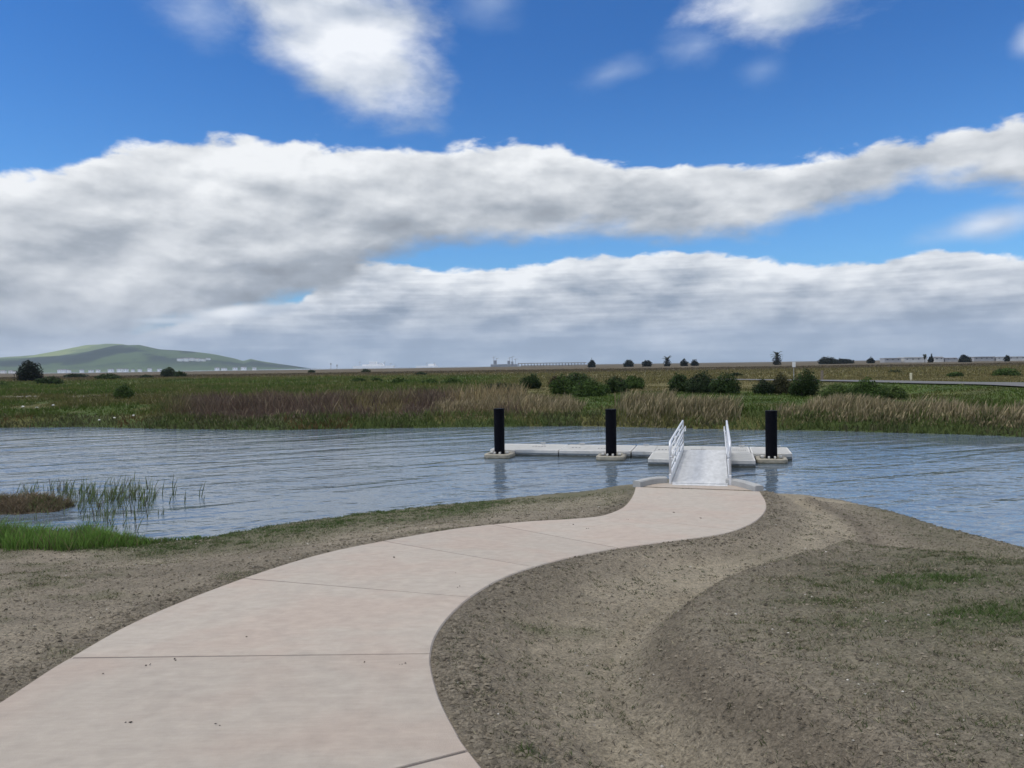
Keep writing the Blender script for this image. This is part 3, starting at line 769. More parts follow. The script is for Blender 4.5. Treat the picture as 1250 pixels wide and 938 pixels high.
def railing(s):
    x = s * (HW + 0.045)
    b_ = MB(); b_.box(x - 0.03, x + 0.03, 0.0, GL, -0.06, 0.26, 0.01); bm = b_.build('side_beam', alum, gang)
    ytop0, ytop1, zt, rr_ = 0.10, GL - 0.05, 1.10, 0.16
    pts = [(x, ytop0, 0.24), (x, ytop0, zt - rr_)] + [(x, ytop0 + rr_ - rr_ * math.cos(R(a)), zt - rr_ + rr_ * math.sin(R(a))) for a in (22, 45, 68, 90)] + [(x, ytop1 - 0.05, zt), (x, ytop1, zt - 0.05), (x, ytop1, 0.24)]
    b_ = MB(); b_.tube(pts, 0.034, 10); b_.build('top_rail', alum, gang, smooth=True)
    for z in (0.41, 0.58, 0.75, 0.92):
        b_ = MB(); b_.tube([(x, ytop0, z), (x, ytop1, z)], 0.024, 8); b_.build('mid_rail', alum, gang, smooth=True)
    for k in (2, 4):
        y_ = ytop0 + (ytop1 - ytop0) * k / 6
        b_ = MB(); b_.tube([(x, y_, 0.24), (x, y_, zt)], 0.022, 8); b_.build('post', alum, gang, smooth=True)
    xi = x - s * 0.085
    hz_ = 0.88
    b_ = MB(); b_.tube([(x, 0.10, hz_ - 0.16), (xi, -0.12, hz_ - 0.16), (xi, -0.20, hz_ - 0.08), (xi, -0.12, hz_), (xi, GL + 0.12, hz_), (xi, GL + 0.20, hz_ - 0.08), (xi, GL + 0.12, hz_ - 0.16), (x, GL - 0.05, hz_ - 0.16)], 0.02, 8); hr = b_.build('hand_rail', alum, gang, smooth=True)
    for k in (2, 4):
        y_ = ytop0 + (ytop1 - ytop0) * k / 6
        b_ = MB(); b_.tube([(x, y_, hz_ - 0.05), (xi, y_, hz_ - 0.02)], 0.01, 6); b_.build('rail_clip', alum, hr)
railing(-1); railing(1)
for y_ in (0.4, GL * 0.5, GL - 0.4):
    b_ = MB(); b_.box(-HW, HW, y_ - 0.04, y_ + 0.04, -0.06, -0.004); b_.build('cross_beam', alum, gang)

wall_m = concrete('grey_kerb_concrete', (0.35, 0.35, 0.335), 0.12, 0.0)
def kerb(picks, lab):
    pts = catmull([at_z(x, y, 0.30)[:2] for x, y in picks], 6); c0 = pts.mean(axis=0)
    b_ = MB(); b_.sweep(pts - c0, 0.11, -0.35, 0.16, 0.025)
    o = b_.build('kerb_wall', wall_m, loc=(c0[0], c0[1], 0.30)); tag(o, lab, 'kerb', 'low kerbs flanking the gangway')
kerb([(813, 589.5), (803, 590), (791, 591.5), (777, 595)], 'low curved grey kerb wall on the grassy side of the landing')
kerb([(888, 591.5), (897, 592.5), (912, 596), (927, 601)], 'low curved grey kerb wall on the bare earth side of the landing')

# ------------------------------------------------------------------ road, posts
road_m = simple_mat('pale_levee_road', (0.115, 0.114, 0.108), 0.9, var=0.12, scale=1.2, bump=0.01, bscale=20)
rp_ = catmull(road_c, 8); b_ = MB(); vs_ = []; fs2 = []
for i, p in enumerate(rp_):
    d = rp_[min(i + 1, len(rp_) - 1)] - rp_[max(i - 1, 0)]; d = d / np.hypot(*d); nn = np.array([-d[1], d[0]])
    hw_ = 4.6 - 3.0 * i / len(rp_)
    vs_ += [(*(p + nn * hw_), ROADZ + 0.02), (*(p + nn * hw_ * 0.4), ROADZ + 0.06), (*(p - nn * hw_ * 0.4), ROADZ + 0.06), (*(p - nn * hw_), ROADZ + 0.02)]
for i in range(len(rp_) - 1):
    for k in range(3): fs2.append((i * 4 + k, i * 4 + 4 + k, i * 4 + 5 + k, i * 4 + 1 + k))
b_.add(vs_, fs2); tag(b_.build('road', road_m, smooth=True), 'pale levee road crossing the marsh', kind='structure')

def H1(x, y): return float(height(np.array([float(x)]), np.array([float(y)]), fine=False)[0])

white_paint = simple_mat('white_paint', (0.72, 0.72, 0.68), 0.6, var=0.08)
yellow_paint = simple_mat('cream_marker', (0.62, 0.58, 0.40), 0.6, var=0.1)
wood = simple_mat('weathered_wood', (0.20, 0.165, 0.125), 0.9, var=0.3, scale=8)
def place_px(x, Y): return at_Y(x, 460, Y)[:2]
def marker_post(x, ytop, Y, width, lab, mat_):
    p = place_px(x, Y); zt = at_Y(x, ytop, Y)[2]; zb = H1(*p) - 0.1
    e = empty('marker_post', (p[0], p[1], zb)); tag(e, lab, 'post')
    b_ = MB(); b_.box(-width / 2, width / 2, -0.05, 0.05, 0, zt - zb - 0.10, 0.01); b_.build('post', mat_, e)
    b_ = MB(); b_.box(-width / 2 - 0.01, width / 2 + 0.01, -0.06, 0.06, zt - zb - 0.10, zt - zb, 0.015); b_.build('cap', mat_, e)
marker_post(1112, 455.5, 86, 0.22, 'slim cream marker post standing beside the far side of the levee road', yellow_paint)
marker_post(1003.5, 452.5, 92, 0.30, 'short weathered wooden post behind the round bushes by the road', wood)
p = place_px(969, 92); zb = H1(*p); zt = at_Y(969, 442, 92)[2]
e = empty('sign_post', (p[0], p[1], zb)); tag(e, 'small white sign panel on a thin post above the rounded bushes', 'sign')
b_ = MB(); b_.tube([(0, 0, -0.1), (0, 0, zt - zb - 0.05)], 0.035, 8); b_.build('pole', simple_mat('grey_pole', (0.35, 0.35, 0.35), 0.5), e)
b_ = MB(); b_.box(-0.19, 0.19, -0.06, -0.036, zt - zb - 0.62, zt - zb, 0.008); b_.build('sign_panel', white_paint, e)

# ------------------------------------------------------------------ blades and scatter
blade_m = leaf_mat('grass_blades', 0.3, 0.8)
def blades(name, pos, hgt, wid, lean, colr, label, cat, bend=0.35, tipc=None, seed=1, segs=2, wind=None, flat=None):
    """one mesh of upright blades; pos (N,3), colr (N,3)"""
    r = np.random.default_rng(seed); N = len(pos)
    a = r.uniform(0, 2 * np.pi, N); side = np.stack([np.cos(a), np.sin(a), np.zeros(N)], -1)
    la = r.uniform(0, 2 * np.pi, N); ld = np.stack([np.cos(la), np.sin(la), np.zeros(N)], -1)
    if wind is not None: ld = ld + np.array([wind[0], wind[1], 0.0])
    lean = np.asarray(lean)[..., None] if np.ndim(lean) else lean
    hgt = np.asarray(hgt)[:, None]; wid = np.asarray(wid)[:, None] if np.ndim(wid) else np.full((N, 1), wid)
    up = np.array([0, 0, 1.0])
    rows = []; cols = []
    tc_ = colr if tipc is None else tipc
    for k in range(segs + 1):
        t = k / segs
        ctr = pos + up * hgt * t * (1 - 0.25 * bend * t) + ld * hgt * (lean * t + bend * t * t * 0.5)
        if k < segs:
            wv = wid * 0.5 * (1 - 0.45 * t)
            rows += [ctr - side * wv, ctr + side * wv]; cols += [colr * (1 - t) + tc_ * t] * 2
        else:
            rows.append(ctr); cols.append(tc_)
    M_ = len(rows); V = np.stack(rows, 1).reshape(-1, 3); C = np.stack(cols, 1).reshape(-1, 3)
    base = (np.arange(N) * M_)[:, None]
    tri = []
    for k in range(segs - 1):
        tri += [[2 * k, 2 * k + 1, 2 * k + 3], [2 * k, 2 * k + 3, 2 * k + 2]]
    tri.append([2 * segs - 2, 2 * segs - 1, 2 * segs])
    F = np.concatenate([base + np.array(t)[None, :] for t in tri])
    o = link(name, mesh_np(name, V, F, C), blade_m); tag(o, label, cat, kind='stuff'); return o

def jitter(c_, r, amt=0.35): return c_ * (1 + (r.random((len(c_), 1)) - 0.5) * 2 * amt) * (1 + (r.random((len(c_), 3)) - 0.5) * 0.15)

def sector(N, px0, px1, y0, y1, r, power=1.0):
    """random ground points between two photo columns, depth y0..y1 metres"""
    u = r.random(N); Y = (y0 ** power + (y1 ** power - y0 ** power) * u) ** (1 / power)
    X = (r.uniform(px0, px1, N) - 625) / FPX * Y
    return X, Y

def marsh():
    r = np.random.default_rng(3)
    # --- knee high mixed marsh plants over the whole far bank
    X, Y = sector(190000, -120, 1380, 32, 130, r, 1.0)
    f = {'df': dist_poly(X, Y, far_shore) * np.where(inside(X, Y, far_poly), 1, -1)}
    ok = f['df'] > 0.02
    ok &= dist_poly(X, Y, road_c) > np.interp(Y, [60, 90], [4.0, 2.0])
    ok &= dist_poly(X, Y, track_c) > 1.0
    X, Y, df = X[ok], Y[ok], f['df'][ok]
    n1 = fbm(X, Y, 9.0, 4, 71); n2 = fbm(X, Y, 1.6, 4, 72); pxx = px_of(X, Y)
    c_ = far_color(X, Y, df, n1, n2); Z = height(X, Y, fine=False)
    brush = sst(165, 230, pxx + (n1 - 0.5) * 80) * sst(700, 620, pxx) * sst(76, 64, Y + (n1 - 0.5) * 20) * sst(1.5, 4.0, df)
    reed = sst(545, 575, pxx) * sst(715, 690, pxx) * sst(60, 54, Y) * sst(2.0, 4.0, df)
    lft = sst(230, 140, pxx) * sst(95, 85, Y)
    clump = sst(0.30, 0.68, fbm(X, Y, 2.6, 3, 83))
    h = 0.24 + 0.42 * clump * (0.4 + n2) + brush * (0.18 + 0.45 * clump) + reed * 0.45 - 0.18 * lft - 0.15 * sst(2.0, 0.5, df)
    h = h * r.uniform(0.6, 1.25, len(X)) * np.where((pxx > 640) & (Y > 45), 0.40, 1.0)
    wid = np.clip(0.030 + Y * 0.00075, 0.04, 0.13) * r.uniform(0.6, 1.3, len(X))
    tip = jitter(c_, r) * 1.05
    pale = (r.random(len(X)) < (0.05 + 0.25 * reed + 0.0 * brush))[:, None]
    tip = np.where(pale, TAN * r.uniform(0.7, 1.35, (len(X), 1)), tip)
    blades('marsh_plants', np.stack([X, Y, Z - 0.03], -1), h, wid, 0.25, jitter(c_, r, 0.3) * 0.9, 'low mixed marsh plants covering the far bank', 'marsh', 0.4, tip, 5)
    # --- far tussocks
    X, Y = sector(80000, -150, 1400, 118, 420, r, 0.6)
    ok = dist_poly(X, Y, road_c) > 2.6; X, Y = X[ok], Y[ok]
    n1 = fbm(X, Y, 9.0, 4, 71); n2 = fbm(X, Y * 0.5, 14.0, 4, 74); c_ = far_color(X, Y, np.full(len(X), 50.0), n1, n2); Z = height(X, Y, fine=False)
    h = (0.35 + 0.4 * n2) * r.uniform(0.6, 1.3, len(X)); wid = np.clip(Y * 0.0016, 0.15, 0.5) * r.uniform(0.6, 1.4, len(X))
    blades('field_tussocks', np.stack([X, Y, Z - 0.05], -1), h, wid, 0.3, jitter(c_, r, 0.3) * 0.9, 'straw and brown tussocks of the fields beyond the marsh', 'grass', 0.4, jitter(c_, r, 0.35), 6, segs=1)
    # --- tall reed beds by the water with pale plumes
    def reeds(name, label, px0, px1, d0, d1, N, hm, green, plume, seed, colg=None, cpl=None):
        q = np.random.default_rng(seed)
        X, Y = sector(N * 5, px0, px1, 32, 66, q, 1.0)
        df = dist_poly(X, Y, far_shore) * np.where(inside(X, Y, far_poly), 1, -1)
        pxx = px_of(X, Y); n1 = fbm(X, Y, 3.0, 3, seed + 3); m_ = sst(px0, px0 + 35, pxx) * sst(px1, px1 - 35, pxx)
        ok = (df > d0 + (n1 - 0.5) * 2.0) & (df < d1 + (n1 - 0.5) * 6) & (q.random(len(X)) < m_ * (0.35 + 0.9 * sst(0.3, 0.6, n1)))
        X, Y, df, n1 = X[ok][:N], Y[ok][:N], df[ok][:N], n1[ok][:N]
        Z = height(X, Y, fine=False); M_ = len(X)
        h = hm * (0.6 + 0.55 * n1) * q.uniform(0.7, 1.2, M_) * sst(d0 - 1.0, d0 + 2.5, df)
        isp = q.random(M_) < plume
        cg = (colg if colg is not None else np.array([0.110, 0.112, 0.050])) * np.ones((M_, 1)); ct = (cpl if cpl is not None else TAN)
        cb = jitter(cg, q, 0.35) * green + jitter(np.ones((M_, 1)) * STRAW * 0.75, q, 0.3) * (1 - green)
        tp = np.where(isp[:, None], ct * q.uniform(0.75, 1.4, (M_, 1)), cb * 1.15)
        wid = np.where(isp, 0.075, 0.05) * q.uniform(0.7, 1.3, M_)
        blades(name, np.stack([X, Y, Z - 0.05], -1), h, wid, 0.10, cb, label, 'reeds', 0.35, tp, seed + 1, segs=3, wind=(0.7, 0.0))
    reeds('reed_bed', 'tall wind bent reeds with tan plumes behind the gangway', 745, 905, 0.3, 5.0, 9000, 1.35, 0.60, 0.38, 21)
    reeds('reed_bed', 'tan reed bed with pale plumes at the water beyond the last pile', 930, 1130, 0.9, 4.5, 8000, 1.05, 0.50, 0.38, 31)
    reeds('reed_bed', 'densest pale plumed reed bed, below the green levee slope', 1110, 1330, 1.0, 5.0, 9000, 1.2, 0.42, 0.48, 41)
    reeds('reed_bed', 'thin straw coloured reeds growing in the purplish brown brush', 520, 720, 3.0, 9, 5000, 0.9, 0.35, 0.45, 51)
    # bright bank grass at the far water line
    X, Y = sector(90000, -100, 1360, 32, 62, r, 1.0)
    df = dist_poly(X, Y, far_shore) * np.where(inside(X, Y, far_poly), 1, -1)
    n1 = fbm(X, Y, 4.0, 3, 91); ok = (df > -0.1) & (df < 1.0 + 2.2 * n1); X, Y, df, n1 = X[ok], Y[ok], df[ok], n1[ok]; pxx = px_of(X, Y)
    Z = np.maximum(height(X, Y, fine=False), -0.03)
    cg = np.where((n1 > 0.56)[:, None], np.array([0.090, 0.115, 0.035]), np.array([0.078, 0.080, 0.036]))
    rust = (fbm(X, Y, 2.0, 2, 95) > 0.66) & (pxx < 430)
    cg = np.where(rust[:, None], np.array([0.105, 0.070, 0.030]), cg)
    blades('bank_grass', np.stack([X, Y, Z - 0.02], -1), (0.22 + 0.34 * n1) * r.uniform(0.6, 1.3, len(X)), 0.055 * r.uniform(0.6, 1.4, len(X)), 0.2, jitter(cg, r, 0.35), 'olive and rusty grass hanging over the far water line', 'grass', 0.6, jitter(cg, r, 0.35) * 1.15, 9)
marsh()

# ------------------------------------------------------------------ near bank: clods, pebbles, straw, grass
soil_m, n, b = new_mat('soil_clods')
a = n.node('ShaderNodeAttribute', attribute_name='Col'); n.put(b.inputs['Base Color'], a.outputs['Color']); b.inputs['Roughness'].default_value = 0.95; b.inputs['Specular IOR Level'].default_value = 0.15
OCT_V = np.array([(1, 0, 0), (0, 1, 0), (-1, 0, 0), (0, -1, 0), (0, 0, 1), (0, 0, -1)], float)
OCT_F = np.array([(0, 1, 4), (1, 2, 4), (2, 3, 4), (3, 0, 4), (1, 0, 5), (2, 1, 5), (3, 2, 5), (0, 3, 5)])
def lumps(name, pos, size, colr, label, cat, r, flat=0.65):
    N = len(pos); V = OCT_V[None] * (1 + (r.random((N, 6, 1)) - 0.5) * 0.7) + (r.random((N, 6, 3)) - 0.5) * 0.35
    V = V * size[:, None, None] * np.array([1, 1, flat]); a = r.uniform(0, 2 * np.pi, N); ca, sa = np.cos(a), np.sin(a)
    x = V[..., 0] * ca[:, None] - V[..., 1] * sa[:, None]; y = V[..., 0] * sa[:, None] + V[..., 1] * ca[:, None]
    V = np.stack([x * 1.15, y * 0.9, V[..., 2]], -1) + pos[:, None, :]
    F = (np.arange(N) * 6)[:, None, None] + OCT_F[None]
    C = np.repeat(colr[:, None, :], 6, 1)
    o = link(name, mesh_np(name, V.reshape(-1, 3), F.reshape(-1, 3), C.reshape(-1, 3)), soil_m); tag(o, label, cat, kind='stuff'); return o

def near_bank():
    r = np.random.default_rng(17)
    X, Y = sector(260000, -80, 1330, 3.0, 19.0, r, 0.75)
    f = fields(X, Y); ok = (f['dp'] > 0.012) & (f['ds'] > 0.05)
    g = grass_mask(X, Y, f); n1 = fbm(X, Y, 0.5, 3, 101)
    edge = sst(0.55, 0.1, f['dp']); berm = np.exp(-((f['dm'] - 0.35) / 0.5) ** 2) * f['right']; floor_ = f['right'] * sst(0.5, 0.9, f['dp']) * sst(0.0, -0.3, f['dm'])
    dens = np.clip(0.20 + 0.5 * edge + 0.35 * berm + 0.3 * sst(0.45, 0.65, n1) - 0.16 * floor_, 0, 1)
    keep = ok & (r.random(len(X)) < dens)
    Xk, Yk = X[keep], Y[keep]; Z = height(Xk, Yk)
    s = np.clip(0.0042 * (r.pareto(2.0, len(Xk)) + 0.8), 0.003, 0.019) * (0.75 + 0.04 * Yk)
    s *= np.where(edge[keep] > 0.3, 1.2, 0.9)
    base = np.array([0.190, 0.164, 0.122]); c_ = base * (0.40 + 0.80 * r.random((len(Xk), 1)))
    lumps('soil_clods', np.stack([Xk, Yk, Z + s * 0.15], -1), s, c_, 'loose brown soil clods strewn over the bare bank', 'soil', r)
    # pale shell and stone bits
    X, Y = sector(420, -60, 1310, 3.2, 17, r, 0.9); f = fields(X, Y); ok = (f['dp'] > 0.05) & (f['ds'] > 0.2); X, Y = X[ok], Y[ok]
    Z = height(X, Y); s = r.uniform(0.004, 0.011, len(X)) * (0.8 + 0.05 * Y); c_ = np.array([0.50, 0.47, 0.41]) * r.uniform(0.5, 1.2, (len(X), 1))
    lumps('pebbles', np.stack([X, Y, Z + s * 0.3], -1), s, np.clip(c_, 0, 0.8), 'scattered pale pebbles and shell bits on the bare bank', 'pebbles', r)
    # grass
    X, Y = sector(520000, -80, 1330, 3.0, 19.5, r, 0.9); f = fields(X, Y); ok = (f['dp'] > 0.02) & (f['ds'] > 0.02); g = grass_mask(X, Y, f)
    n2 = fbm(X, Y, 0.16, 2, 111); tuft = sst(0.50, 0.70, n2)
    pr = np.clip(g * (0.35 + 0.9 * tuft) + 0.05 * tuft, 0, 1)
    keep = ok & (r.random(len(X)) < pr); X, Y, g, tuft = X[keep], Y[keep], g[keep], tuft[keep]; Z = height(X, Y)
    gc = np.where((r.random(len(X)) < 0.30)[:, None], np.array([0.150, 0.130, 0.075]), np.array([0.072, 0.092, 0.034]))
    strong = sst(0.55, 0.9, g)[:, None]; gc = gc * (1 - 0.6 * strong) + np.array([0.050, 0.105, 0.020]) * 0.6 * strong
    h = (0.012 + 0.030 * g + 0.008 * tuft) * r.uniform(0.5, 1.5, len(X)); wid = (0.0022 + 0.00050 * Y) * r.uniform(0.7, 1.3, len(X))
    blades('short_grass', np.stack([X, Y, Z - 0.004], -1), h, wid, 0.5, jitter(gc, r, 0.35), 'thin short grass sprouting on the near bank', 'grass', 0.6, jitter(gc, r, 0.35), 23)
    # little weeds in the swale
    tuf = []
    X, Y = sector(5200, 480, 1330, 3.2, 17, r, 0.8); f = fields(X, Y); n3 = fbm(X, Y, 1.1, 3, 121)
    ok = f['right'] & (f['dp'] > 0.12) & (f['ds'] > 0.3) & (r.random(len(X)) < 0.22 + 0.9 * sst(0.45, 0.65, n3)); X, Y = X[ok], Y[ok]
    k = 7; X = np.repeat(X, k) + r.normal(0, 0.016, len(X) * k); Y = np.repeat(Y, k) + r.normal(0, 0.016, len(Y) * k); Z = height(X, Y)
    gc = np.array([0.058, 0.070, 0.030]) * np.ones((len(X), 1))
    blades('small_weeds', np.stack([X, Y, Z - 0.003], -1), r.uniform(0.010, 0.035, len(X)), (0.0035 + 0.0004 * Y), 0.6, jitter(gc, r, 0.4), 'small dark weed seedlings dotted over the swale', 'weeds', 0.7, jitter(gc, r, 0.4) * 1.2, 27)
    # straw bits lying flat
    X, Y = sector(30000, -80, 1330, 3.0, 16, r, 0.8); f = fields(X, Y); ok = (f['dp'] > 0.02) & (f['ds'] > 0.1); X, Y = X[ok], Y[ok]; Z = height(X, Y)
    sc = np.where((r.random(len(X)) < 0.5)[:, None], np.array([0.26, 0.23, 0.16]), np.array([0.055, 0.046, 0.036]))
    blades('straw_litter', np.stack([X, Y, Z + 0.006], -1), r.uniform(0.02, 0.06, len(X)) * 0.35, 0.0035 + 0.0004 * Y, 2.6, jitter(sc, r, 0.3), 'dry straw litter lying on the soil', 'litter', 0.0, None, 29)
    # tall green grass at the left shore
    X, Y = sector(60000, -260, 240, 13.0, 17.5, r, 1.0); f = fields(X, Y); pxx = px_of(X, Y); n1 = fbm(X, Y, 0.8, 3, 131)
    lim = (0.95 + 0.5 * (n1 - 0.5)) * sst(215, 60, pxx) + 0.2
    ok = (f['ds'] > -0.25) & (f['ds'] < lim * r.random(len(X)) ** 0.55 * 1.25) & (~f['right']) & (r.random(len(X)) < 0.18 + 0.9 * sst(0.38, 0.62, n1)); X, Y, n1, pxx = X[ok], Y[ok], n1[ok], pxx[ok]; Z = np.maximum(height(X, Y), -0.05)
    h = (0.08 + 0.62 * n1 ** 1.4 * sst(225, 60, pxx)) * r.uniform(0.6, 1.3, len(X)); gc = np.where((fbm(X, Y, 0.35, 2, 133) > 0.6)[:, None], np.array([0.085, 0.135, 0.036]), np.array([0.115, 0.205, 0.042])); gc = np.where((r.random(len(X)) < 0.10)[:, None], np.array([0.16, 0.14, 0.07]), gc)
    blades('shore_grass', np.stack([X, Y, Z - 0.01], -1), h, 0.014 * r.uniform(0.7, 1.3, len(X)), 0.22, jitter(gc, r, 0.35) * 0.85, 'lush bright green grass clump at the near water edge', 'grass', 0.5, jitter(gc, r, 0.3) * 1.25, 33, segs=3)
    # dead brown plants on the islet
    X = islet[0] + r.normal(0, 2.8, 17000); Y = islet[1] + r.normal(0, 0.9, 17000); Z = height(X, Y); ok = (Z > 0.0) & (Y > 14.5); X, Y, Z = X[ok], Y[ok], Z[ok]
    bc = np.where((r.random(len(X)) < 0.35 * sst(0.4, 0.6, fbm(X, Y, 0.9, 2, 139)))[:, None], np.array([0.10, 0.12, 0.045]), np.array([0.150, 0.118, 0.075]))
    blades('dead_marsh_plants', np.stack([X, Y, Z - 0.01], -1), r.uniform(0.10, 0.36, len(X)), 0.02, 0.5, jitter(bc, r, 0.45), 'matted brown dead plants on the muddy islet', 'marsh', 0.7, jitter(bc, r, 0.4) * 1.15, 35)
    # reeds standing in the shallow water
    P_ = []
    for (cx, cy, sx, sy, N) in ((85, 614, 18, 8, 60), (120, 618, 22, 9, 70), (150, 606, 26, 8, 190), (105, 604, 30, 5, 70), (172, 612, 12, 10, 60), (70, 602, 26, 4, 60), (130, 630, 28, 6, 40), (160, 648, 20, 5, 14)):
        for _ in range(N):
            qx, qy = r.normal(cx, sx), r.normal(cy, sy)
            if qx < 188 and qy < 655 and r.random() < 0.6: P_.append(at_z(qx, qy, 0.0))
    P_ = np.array(P_); P_[:, 2] = -0.10; N = len(P_)
    k = 3; P_ = np.repeat(P_, k, 0) + np.concatenate([r.normal(0, 0.03, (N * k, 2)), np.zeros((N * k, 1))], 1)
    gc = np.array([0.115, 0.150, 0.060]) * np.ones((len(P_), 1)); dead = (r.random(len(P_)) < 0.25)[:, None]; gc = np.where(dead, np.array([0.075, 0.065, 0.04]), gc)
    blades('water_sedge', P_, r.uniform(0.16, 0.58, len(P_)), 0.020 * r.uniform(0.7, 1.3, len(P_)), 0.10, jitter(gc, r, 0.3) * 0.8, 'upright green sedge standing in the shallows by the islet', 'sedge', 0.35, jitter(gc, r, 0.3) * 1.2, 37, segs=3, wind=(0.6, 0))
near_bank()

# single sedges further out in the water
def sedge(px_, py_, hts, lab):
    p = at_z(px_, py_, 0.0); e = empty('sedge_plant', (p[0], p[1], -0.1)); tag(e, lab, 'sedge', 'lone sedges standing in the water')
    r = np.random.default_rng(int(px_ * 7 + py_))
    for h in hts:
        N = 1; a = r.uniform(0, 6.28); ln = r.uniform(0.02, 0.3); pts = [Vector((0.02 * math.cos(a), 0.02 * math.sin(a), 0)), Vector((0.05 * math.cos(a) + ln * 0.35 * h, 0.02, h * 0.6)), Vector((ln * h + 0.04 * math.cos(a), 0.03, h * 1.05))]
        b_ = MB(); b_.tube(pts, [0.012, 0.011, 0.002], 5); b_.build('blade', sedge_m, e)
sedge_m = simple_mat('sedge_green', (0.058, 0.085, 0.032), 0.7, var=0.3, scale=9)
sedge(193, 629, (0.25,), 'single short straight sedge stem poking out of the water')
sedge(199, 629, (0.27, 0.2), 'pair of short dark sedge stems close together in the water')
sedge(205, 615, (0.36, 0.3), 'two medium sedge blades leaning apart in the water')
sedge(212, 606, (0.75, 0.6, 0.4), 'tall leaning sedge with several blades in the open water')
sedge(225, 616, (0.5, 0.3), 'upright sedge with one long and one short blade')
sedge(244, 607, (0.55, 0.45), 'outermost thin forked sedge standing alone in the slough')
sedge(250, 612, (0.25,), 'tiny sedge stem next to the outermost forked sedge')
sedge(197, 606, (0.55,), 'single slim sedge between the dense clump and the leaning one')

# crumbs on the path
def crumbs():
    r = np.random.default_rng(41); P_ = []
    for x, y in ((699, 640.5), (717.5, 645.5), (766, 634.8), (822, 626), (855, 633), (481, 681), (558, 700), (561, 717), (212, 806), (159, 882), (268, 886), (124, 824), (301, 779), (180, 813), (545, 805), (448, 809), (493, 812)):
        q = at_path(x, y)
        for _ in range(r.integers(1, 4)): P_.append((q[0] + r.normal(0, 0.015), q[1] + r.normal(0, 0.015), float(zpath(q[1])) + 0.006))
    P_ = np.array(P_); s = r.uniform(0.004, 0.011, len(P_)) * (0.6 + 0.06 * P_[:, 1]); c_ = np.array([0.035, 0.028, 0.024]) * np.ones((len(P_), 1))
    lumps('path_crumbs', P_, s, c_, 'dark crumbs of dirt and leaf lying on the concrete path', 'debris', r, 0.5)
crumbs()

# ------------------------------------------------------------------ bushes and trees
bark = simple_mat('bark', (0.07, 0.055, 0.042), 0.95, var=0.3, scale=5)
foliage_m = leaf_mat('foliage', 0.22, 0.7)
def crown_mesh(name, lobes, leaf, N, colr, seed, var=0.4, fill=0.35):
    """leaf faces spread through overlapping lobes (cx,cy,cz,rx,ry,rz)"""
    r = np.random.default_rng(seed); L = np.array(lobes, float); vol = (L[:, 3] * L[:, 5] + L[:, 3] * L[:, 4]); pk = r.choice(len(L), N, p=vol / vol.sum())
    d = r.normal(size=(N, 3)); d /= np.linalg.norm(d, axis=1)[:, None]
    d[:, 2] = np.where(d[:, 2] < -0.85, -d[:, 2], d[:, 2])
    rad = np.where(r.random(N) < fill, r.uniform(0.35, 0.95, N), r.uniform(0.86, 1.10, N))[:, None]
    rad = np.where(r.random((N, 1)) < 0.10, rad * r.uniform(1.05, 1.28, (N, 1)), rad)
    lump = 1 + 0.30 * (vn(d[:, 0] * 3.1 + pk * 7.7, d[:, 1] * 3.1 + d[:, 2] * 4.3, seed) - 0.5)[:, None] * 2
    c_ = L[pk, :3] + d * rad * lump * L[pk, 3:6]; c_[:, 2] = np.maximum(c_[:, 2], 0.02)
    nrm = d + r.normal(0, 0.55, (N, 3)); nrm /= np.linalg.norm(nrm, axis=1)[:, None]
    t = np.cross(nrm, r.normal(size=(N, 3))); t /= np.linalg.norm(t, axis=1)[:, None]; b_ = np.cross(nrm, t)
    s = leaf * r.uniform(0.55, 1.35, (N, 1))
    V = np.stack([c_ - t * s * 0.9, c_ - b_ * s * 0.5, c_ + t * s * 0.9, c_ + b_ * s * 0.5], 1)
    F = np.arange(N * 4).reshape(N, 4)
    cl = np.asarray(colr) * (1 + (r.random((N, 1)) - 0.5) * 2 * var)
    clump = vn(c_[:, 0] * 2.2 + seed, c_[:, 2] * 2.2 + c_[:, 1], seed + 5)[:, None]; cl = cl * (0.7 + 0.6 * clump)
    return mesh_np(name, V.reshape(-1, 3), F, np.repeat(cl[:, None, :], 4, 1).reshape(-1, 3))

